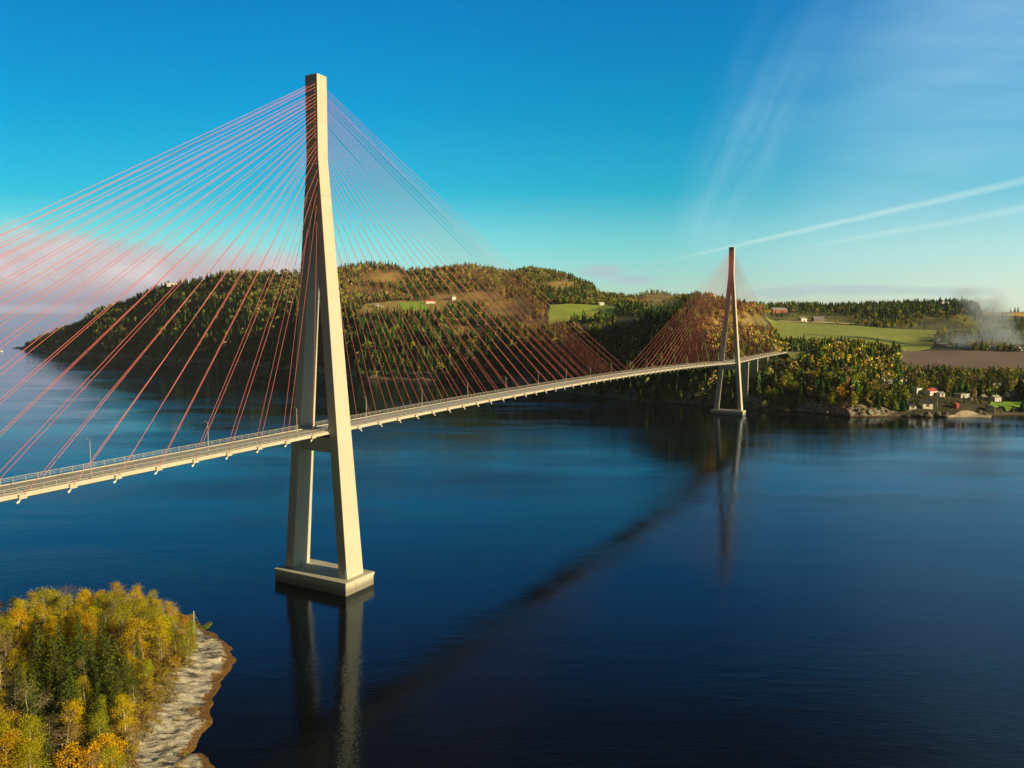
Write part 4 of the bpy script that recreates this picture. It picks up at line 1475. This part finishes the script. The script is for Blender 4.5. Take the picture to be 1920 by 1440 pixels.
for _ in range(2600):
    x, y = rr.uniform(-130, -40), rr.uniform(-62, 55)
    d = float(sdist(x, y))
    px, D = sd(x, y)
    if px < -70 or px > 345: continue
    zg = float(head_z(x, y)); yr = float(yrow(px, D, zg))
    if yr > 1520 or yr < 1120: continue
    edge = 11.5 if yr > 1240 else 5.0
    if yr > 1325 and px > 232 - (yr - 1325) * 0.12:
        if rr.random() < 0.12: cand.append((x, y, 'shrub', rr.uniform(1.0, 2.2)))
        continue
    if d < edge - 3.5: continue
    t = rr.random()
    if d < edge:
        if rr.random() < 0.55: cand.append((x, y, 'shrub', rr.uniform(1.6, 3.6)))
        continue
    dark = abs(px - 120) < 110 and 1250 < yr < 1400
    if yr < 1225: kd = 'gold' if t < 0.26 else 'olive' if t < 0.50 else 'amber' if t < 0.72 else 'brown' if t < 0.92 else 'spruce'
    elif dark: kd = 'spruce' if t < 0.5 else 'olive' if t < 0.75 else 'gold' if t < 0.9 else 'brown'
    else: kd = 'gold' if t < 0.22 else 'amber' if t < 0.45 else 'olive' if t < 0.6 else 'brown' if t < 0.78 else 'spruce'
    hh = {'amber': rr.uniform(6.5, 11), 'spruce': rr.uniform(7, 13), 'gold': rr.uniform(7, 12), 'olive': rr.uniform(7, 12), 'brown': rr.uniform(7, 12.5)}[kd]
    if d < edge + 3: hh *= 0.65
    if dark and kd != 'spruce': hh *= 0.6
    if dark and kd == 'spruce': hh = rr.uniform(9, 14.5)
    if yr < 1225: hh *= 0.9
    cand.append((x, y, kd, hh))
try_place(cand, 3.1)
# an opening with deep shade between the spruces
info = []
for (x, y, kd, hh) in NTREE:
    px, D = sd(x, y); zg = float(head_z(x, y))
    info.append((x, y, zg, kd, hh, float(px), float(yrow(px, D, zg))))
WORD = {'amber': 'rusty amber birch', 'spruce': 'dark green spruce', 'gold': 'golden-leaved birch', 'olive': 'olive-green birch', 'brown': 'thin brownish birch', 'orange': 'bright orange aspen', 'shrub': 'low yellow-brown willow shrub'}
CATW = {'amber': 'birch', 'spruce': 'spruce', 'gold': 'birch', 'olive': 'birch', 'brown': 'birch', 'orange': 'aspen', 'shrub': 'shrub'}


def depth_row(yr):
    return 'back row' if yr < 1195 else 'second row' if yr < 1235 else 'middle' if yr < 1310 else 'front half' if yr < 1400 else 'front edge'


buckets = {}
for t in info: buckets.setdefault((t[3], depth_row(t[6])), []).append(t)
for (kd, rw), lst in buckets.items():
    lst.sort(key=lambda t: t[5])
    for k, (x, y, zg, _, hh, px, yr) in enumerate(lst):
        pr = PROT[kd]
        name, trm, crm = pr[int(rr.integers(0, len(pr)))]
        hgt0 = {'spruce': 13.5, 'amber': 11.5, 'gold': 12, 'olive': 12, 'brown': 12.5, 'orange': 8.5, 'shrub': 3.4}[kd]
        root = empty(name, (x, y, zg - 0.1), rr.uniform(0, 6.28))
        sc = hh / hgt0
        sc *= 0.88
        root.scale = (sc * rr.uniform(1.0, 1.3),) * 2 + (sc,)
        link('trunk', trm, root); link('crown', crm, root)
        if len(lst) == 1: lab = '%s on the near headland, the only one in its %s' % (WORD[kd], rw)
        else:
            kk, side_ = (k, 'left') if k < (len(lst) + 1) // 2 else (len(lst) - 1 - k, 'right')
            lab = '%s, %s from %s in the %s of the near headland' % (WORD[kd], ORD[min(kk, 19)], side_, rw)
        tag(root, lab, CATW[kd], 'trees and shrubs on the near headland')

# pale mast on the point
g = ground_at(349, 1188)
root = empty('mast', (g[0], g[1], max(0.3, float(head_z(*g)))))
tag(root, 'slender pale mast standing on the tip of the near headland', 'mast')
m = MB(); m.tube((0, 0, -0.6), (0, 0, 5.9), 0.10, 0.07, 8); m.build('pole', HM['white'], root)
m = MB(); m.tube((0, 0, 5.4), (1.2, -2.3, 0.0), 0.015, 0.015, 4); m.build('guy_wire', M['galv'], root)

# dry grass tufts between rock and trees
V, C = [], []
for _ in range(90000):
    x, y = rr.uniform(-125, -42), rr.uniform(-62, 40)
    d = float(0)
    V.append((x, y))
P2 = np.array(V); dd = sdist(P2[:, 0], P2[:, 1]) + fbm(P2[:, 0], P2[:, 1], 9, 3, 15) * 4
P2 = P2[(dd > 8.5) & (dd < 18)]
gz = head_z(P2[:, 0], P2[:, 1])
n = len(P2)
a = rr.uniform(0, 6.28, n); hh = rr.uniform(0.2, 0.6, n); ww = rr.uniform(0.03, 0.09, n)
ux, uy = np.cos(a) * ww, np.sin(a) * ww
lx, ly = rr.normal(0, 0.2, n), rr.normal(0, 0.2, n)
Vq = np.stack([np.stack([P2[:, 0] - ux, P2[:, 1] - uy, gz - .05], -1), np.stack([P2[:, 0] + ux, P2[:, 1] + uy, gz - .05], -1),
               np.stack([P2[:, 0] + ux * .5 + lx, P2[:, 1] + uy * .5 + ly, gz + hh], -1), np.stack([P2[:, 0] - ux * .5 + lx, P2[:, 1] - uy * .5 + ly, gz + hh], -1)], 1).reshape(-1, 3)
cg = np.array((0.30, 0.20, 0.045)) * rr.uniform(0.6, 1.4, (n, 1)) * rr.uniform(0.85, 1.15, (n, 3))
tag(link('grass', np_mesh('grass', Vq, np.arange(4 * n).reshape(-1, 4), M['near_leaf'], cg.repeat(4, 0))), 'dry yellow grass along the rocks of the near headland', 'grass', kind='stuff')

# ------------------------------------------------------------------ water
m, nt, b = new_mat('fjord_water')
p = pos(nt)
al = vdot(nt, p, (FWH[0], FWH[1], 0)); ac = vdot(nt, p, (RGT[0], RGT[1], 0))
patch = noise(nt, comb(nt, al * 0.010, ac * 0.0035, 0.0), 1.0, 4, 0.55)
patch2 = noise(nt, comb(nt, al * 0.03, ac * 0.008, 3.0), 1.0, 3, 0.5)
# a long curved tide line with rougher water beside it
d1 = (ac - 60.0) / 260.0
curl = al - 560.0 + d1 * d1 * 55.0 + (patch - 0.5) * 60.0
tide = 1.0 - ((curl.abs()) / 26.0).step(0.25, 1.0)
curl2 = al - 355.0 - ac * 0.22 + (patch - 0.5) * 70.0
tide2 = (1.0 - (curl2.abs() / 5.0).step(0.2, 1.0)) * (1.0 - (ac + 10.0).abs().step(60.0, 120.0))
calm = (patch * 0.7 + patch2 * 0.4).step(0.44, 0.72) + tide * 0.9 * ac.step(-60.0, 120.0) + tide2 * 1.1
w1 = noise(nt, comb(nt, al * 0.42, ac * 0.17, 0.0), 1.0, 3, 0.55)
w2 = noise(nt, comb(nt, al * 1.5, ac * 0.8, 0.0), 1.0, 3, 0.6)
w3 = noise(nt, comb(nt, al * 0.10, ac * 0.035, 0.0), 1.0, 2, 0.5)
hgt_w = w1 * 0.075 + w2 * 0.06 + w3 * 0.02
hgt_w = hgt_w * (0.16 + calm * 1.2)
bn = nt.nodes.new('ShaderNodeBump'); bn.inputs['Strength'].default_value = 1.0; bn.inputs['Distance'].default_value = 1.0
nt.links.new(hgt_w.s, bn.inputs['Height'])
nt.nodes.remove(b)
wo = nt.nodes['Material Output']
fr_ = nt.nodes.new('ShaderNodeFresnel'); fr_.inputs['IOR'].default_value = 1.333
nt.links.new(bn.outputs[0], fr_.inputs['Normal'])
gl = nt.nodes.new('ShaderNodeBsdfGlossy'); gl.inputs['Color'].default_value = (0.65, 0.80, 1.0, 1); gl.inputs['Roughness'].default_value = 0.075
nt.links.new(bn.outputs[0], gl.inputs['Normal'])
df_ = nt.nodes.new('ShaderNodeBsdfDiffuse'); df_.inputs['Color'].default_value = (0.004, 0.0045, 0.0055, 1)
ms = nt.nodes.new('ShaderNodeMixShader')
nt.links.new(fr_.outputs[0], ms.inputs[0]); nt.links.new(df_.outputs[0], ms.inputs[1]); nt.links.new(gl.outputs[0], ms.inputs[2])
nt.links.new(ms.outputs[0], wo.inputs['Surface'])
M['water'] = m
n_r = 96
mbw = MB(); mbw.add([(0, 0, 0)] + [(16000 * math.cos(2 * math.pi * k / n_r), 16000 * math.sin(2 * math.pi * k / n_r), 0) for k in range(n_r)],
                    [(0, 1 + k, 1 + (k + 1) % n_r) for k in range(n_r)])
tag(mbw.build('water', M['water']), kind='structure')

# ------------------------------------------------------------------ smoke over the ploughed field
m = bpy.data.materials.new('smoke'); m.use_nodes = True
nt = m.node_tree; nt.nodes.clear()
out = nt.nodes.new('ShaderNodeOutputMaterial')
vol = nt.nodes.new('ShaderNodeVolumePrincipled')
oc = objco(nt)
s3 = nt.nodes.new('ShaderNodeSeparateXYZ'); nt.links.new(oc, s3.inputs[0])
x_, y_, z_ = (X(nt, s3.outputs[i]) for i in range(3))
dn = noise(nt, oc, 2.2, 5, 0.6)
# plume leans to the left as it rises
cxp = 0.42 - (z_ + 1.0) * 0.34
wd = 0.25 + (z_ + 1.0) * 0.14
rad = (((x_ - cxp) / wd).pow(2.0) + (y_ / 0.75).pow(2.0))
core = (1.0 - rad.step(0.1, 1.0)) * (1.0 - z_.step(0.35, 0.95))
low = (1.0 - (x_.pow(2.0) + y_.pow(2.0)).step(0.2, 0.9)) * (1.0 - z_.step(-0.8, -0.2)) * 0.6
den = (core + low) * dn.step(0.38, 0.68)
nt.links.new((den * 0.072).s, vol.inputs['Density'])
vol.inputs['Color'].default_value = (0.70, 0.80, 0.96, 1)
vol.inputs['Anisotropy'].default_value = 0.2
nt.links.new(vol.outputs[0], out.inputs['Volume'])
me = bpy.data.meshes.new('smoke')
bm = bmesh.new(); bmesh.ops.create_icosphere(bm, subdivisions=3, radius=1.0)
for v in bm.verts: v.co = Vector((v.co.x, v.co.y, max(-0.97, v.co.z)))
bm.to_mesh(me); bm.free(); me.materials.append(m)
g = W(1843, 1080)
o = link('smoke', me); o.location = (g.x, g.y, g.z + 45); o.scale = (96, 32, 52); o.rotation_euler = (0, 0, math.atan2(RGT[1], RGT[0]))
tag(o, 'pale smoke drifting up from the edge of the ploughed field', 'smoke', kind='stuff')

# ------------------------------------------------------------------ air
HAZE = 2.2e-5
if HAZE:
    m = bpy.data.materials.new('haze'); m.use_nodes = True
    nt = m.node_tree; nt.nodes.clear()
    out = nt.nodes.new('ShaderNodeOutputMaterial'); vol = nt.nodes.new('ShaderNodeVolumePrincipled')
    vol.inputs['Density'].default_value = HAZE; vol.inputs['Color'].default_value = (0.84, 0.90, 0.98, 1); vol.inputs['Anisotropy'].default_value = 0.0
    nt.links.new(vol.outputs[0], out.inputs['Volume'])
    mbh = MB(); mbh.box((0, 0, 150), (33000, 33000, 324))
    tag(mbh.build('haze', m), kind='stuff')

# ------------------------------------------------------------------ sky and sun
wd_ = bpy.data.worlds.new('World'); scene.world = wd_; wd_.use_nodes = True
nt = wd_.node_tree; nt.nodes.clear()
out = nt.nodes.new('ShaderNodeOutputWorld'); bg = nt.nodes.new('ShaderNodeBackground')
sky = nt.nodes.new('ShaderNodeTexSky'); sky.sky_type = 'NISHITA'; sky.sun_disc = False
sky.sun_elevation = SUN_EL; sky.sun_rotation = math.pi / 2 - SUN_AZ
sky.altitude = 50; sky.air_density = 1.0; sky.dust_density = 0.6; sky.ozone_density = 3.0
tc = nt.nodes.new('ShaderNodeTexCoord')
dirv = tc.outputs['Generated']
df = vdot(nt, dirv, (FWH[0], FWH[1], 0)).max(0.12)
sx = vdot(nt, dirv, (RGT[0], RGT[1], 0)) / df * F + 960.0        # bearing, in units of the view's width
ez = vdot(nt, dirv, (0, 0, 1)) / df * F                          # height above the horizon
SKY_TINT = [(0.0, (1, 1, 1)), (1.0, (1, 1, 1))]
SKY_TINT = [(0.0, (1.5, 1.58, 1.5)), (0.07, (1.42, 1.62, 1.55)), (0.17, (0.95, 1.73, 1.5)), (0.214, (0.74, 1.73, 1.47)), (0.314, (0.14, 1.48, 1.45)), (0.501, (0.012, 1.36, 1.63)), (0.751, (0.005, 1.22, 1.78)), (1.0, (0.05, 0.30, 0.36))]
rp = nt.nodes.new('ShaderNodeValToRGB')
nt.links.new((ez / 800.0).clamp().s, rp.inputs[0])
els = rp.color_ramp.elements
els[0].position, els[0].color = SKY_TINT[0][0], (*SKY_TINT[0][1], 1)
els[1].position, els[1].color = SKY_TINT[-1][0], (*SKY_TINT[-1][1], 1)
for ps, cc in SKY_TINT[1:-1]:
    e = els.new(ps); e.color = (*cc, 1)
base = mix(nt, 1.0, sky.outputs[0], rp.outputs[0], 'MULTIPLY')
# unseen sky behind the view is dimmed to cut fill on shaded faces
sky_dim = vdot(nt, dirv, (FWH[0], FWH[1], 0)).step(-0.35, 0.35) * 0.80 + 0.20
sky_dim = sky_dim * (1.0 - (1.0 - sx.step(0.0, 900.0)) * 0.22)
base = mix(nt, 1.0, base, comb(nt, sky_dim, sky_dim, sky_dim), 'MULTIPLY')
KSKY = 0.08


def lin(c, k=1.0): return tuple(v / KSKY * k for v in srgb(*c))


front = vdot(nt, dirv, (FWH[0], FWH[1], 0)).step(0.1, 0.3)
wn = noise(nt, comb(nt, sx * 0.0040, ez * 0.0075, 0.0), 1.0, 5, 0.55)
wn2 = noise(nt, comb(nt, sx * 0.0022, ez * 0.02, 4.0), 1.0, 6, 0.6)
# cirrus veil on the right: a broad fan and a bent plume
u1 = sx - 1240.0
plume_c = 1330.0 + (ez - 200.0).max(0.0) * 0.42 - (200.0 - ez).max(0.0) * -0.35
plume = 1.0 - ((sx - plume_c).abs() / (60.0 + ez * 0.10)).step(0.15, 1.25)
pf = noise(nt, comb(nt, (sx - ez * 0.42) * 0.016, ez * 0.0028, 2.0), 1.0, 6, 0.65)
plume = plume * ez.step(90.0, 190.0) * (1.0 - ez.step(300.0, 620.0) * 0.8) * (0.25 + 1.25 * pf.step(0.3, 0.75))
fan = (sx - (1350.0 + (ez - 250.0) * 0.50)).step(-80.0, 330.0) * ez.step(40.0, 160.0)
streak = noise(nt, comb(nt, (ez - sx * 0.30) * 0.012, (sx + ez * 0.3) * 0.0015, 9.0), 1.0, 5, 0.6)
veil = (plume * 0.34 + fan * (0.62 + 0.20 * streak.step(0.25, 0.8))) * (0.82 + 0.36 * wn2.step(0.2, 0.8))
base = mix(nt, (veil * 0.50 * front).clamp(), base, lin((165, 205, 222)))
# milky air low on the sunward side
base = mix(nt, (sx.step(1150.0, 2000.0) * (1.0 - ez.step(10.0, 290.0)) * 0.62 * front).clamp(), base, lin((216, 226, 208)))
# contrails
for (x0, e0, x1, e1, w0, w1_, k) in ((1180, 110, 1920, 278, 3, 9, 0.42), (1420, 136, 1920, 226, 3, 10, 0.28)):
    ln = (sx - x0) * ((e1 - e0) / (x1 - x0)) + e0 + (wn - 0.5) * 8.0
    wdt = (sx - x0) * ((w1_ - w0) / (x1 - x0)) + w0
    fib = noise(nt, comb(nt, sx * 0.02, (ez - ln) * 0.12, x0 * 0.01), 1.0, 4, 0.6)
    tr_ = (0.35 + 0.95 * fib) * (1.0 - ((ez - ln).abs() / wdt.max(2.0)).step(0.1, 1.3)) * sx.step(x0 - 20.0, x0 + 260.0)
    base = mix(nt, (tr_ * k * front * (0.6 + 0.7 * wn)).clamp(), base, lin((205, 225, 220)))
# small grey clouds above the ridges
for (cx, ce, rx, re, k) in ((1125, 106, 52, 15, 0.75), (1183, 91, 48, 11, 0.65), (1455, 66, 75, 10, 0.6), (1610, 74, 170, 13, 0.6), (1765, 70, 110, 12, 0.55)):
    q_ = ((sx - cx) / rx).pow(2.0) + ((ez - ce) / re).pow(2.0) + (wn - 0.5) * 1.6 + (wn2 - 0.5) * 1.2
    base = mix(nt, ((1.0 - q_.step(0.15, 1.25)) * k * front).clamp(), base, lin((158, 178, 186)))
# fog bank lying over the fjord on the left
ftop = 180.0 - (sx - 150.0).max(0.0) * 0.075 + (wn - 0.5) * 150.0 + (wn2 - 0.5) * 70.0
fogm = (1.0 - (ez / ftop.max(20.0)).step(0.72, 1.12)) * (1.0 - sx.step(480.0, 760.0))
fogm = fogm.max((1.0 - ez.step(60.0, 200.0)) * (1.0 - sx.step(350.0, 620.0)) * 0.6) * (vdot(nt, dirv, (FWH[0], FWH[1], 0)).step(-0.2, 0.2))
fcol = mix(nt, (ez + (wn2 - 0.5) * 50.0).step(0.0, 110.0), lin((112, 118, 150)), lin((180, 164, 170)))
fcol = mix(nt, wn.step(0.42, 0.66) * ez.step(30.0, 110.0) * 0.6, fcol, lin((218, 206, 208)))
fcol = mix(nt, (1.0 - ((ez - 10.0 - (wn2 - 0.5) * 16.0).abs() / 14.0).step(0.2, 1.2)) * (1.0 - sx.step(60.0, 260.0)) * 0.55, fcol, lin((98, 132, 178)))
fcol = mix(nt, (1.0 - ((ez - 34.0).abs() / 12.0).step(0.2, 1.2)) * (1.0 - sx.step(60.0, 320.0)) * 0.4, fcol, lin((190, 190, 204)))
base = mix(nt, (fogm * 0.93).clamp(), base, fcol)
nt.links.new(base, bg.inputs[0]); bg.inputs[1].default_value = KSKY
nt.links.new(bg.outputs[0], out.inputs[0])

sl = bpy.data.lights.new('sun', 'SUN'); sl.energy = 4.7; sl.angle = R(0.5); sl.color = (1.0, 0.79, 0.42)
so = bpy.data.objects.new('sun', sl); COL.objects.link(so)
so.rotation_euler = SUN_DIR.to_track_quat('Z', 'Y').to_euler()
so.location = SUN_DIR * 500

# ------------------------------------------------------------------ camera and output
fw = Vector((math.cos(PITCH) * math.cos(YAW), math.cos(PITCH) * math.sin(YAW), math.sin(PITCH)))
rt_ = Vector((math.sin(YAW), -math.cos(YAW), 0)); up = rt_.cross(fw)
r2_ = rt_ * math.cos(ROLL) + up * math.sin(ROLL); u2_ = -rt_ * math.sin(ROLL) + up * math.cos(ROLL)
cd = bpy.data.cameras.new('camera'); cam = bpy.data.objects.new('camera', cd); COL.objects.link(cam)
cam.matrix_world = Matrix(((r2_.x, u2_.x, -fw.x, CAM[0]), (r2_.y, u2_.y, -fw.y, CAM[1]), (r2_.z, u2_.z, -fw.z, CAM[2]), (0, 0, 0, 1)))
cd.sensor_width = 36; cd.lens = F / 1920 * 36; cd.clip_start = 1; cd.clip_end = 60000
scene.camera = cam
vs_ = scene.view_settings
vs_.view_transform = 'Standard'; vs_.look = 'None'; vs_.exposure = 0.35; vs_.gamma = 1.0; vs_.use_curve_mapping = False
scene.render.engine = 'CYCLES'
scene.cycles.max_bounces = 6
scene.cycles.volume_bounces = 1
scene.cycles.use_denoising = True
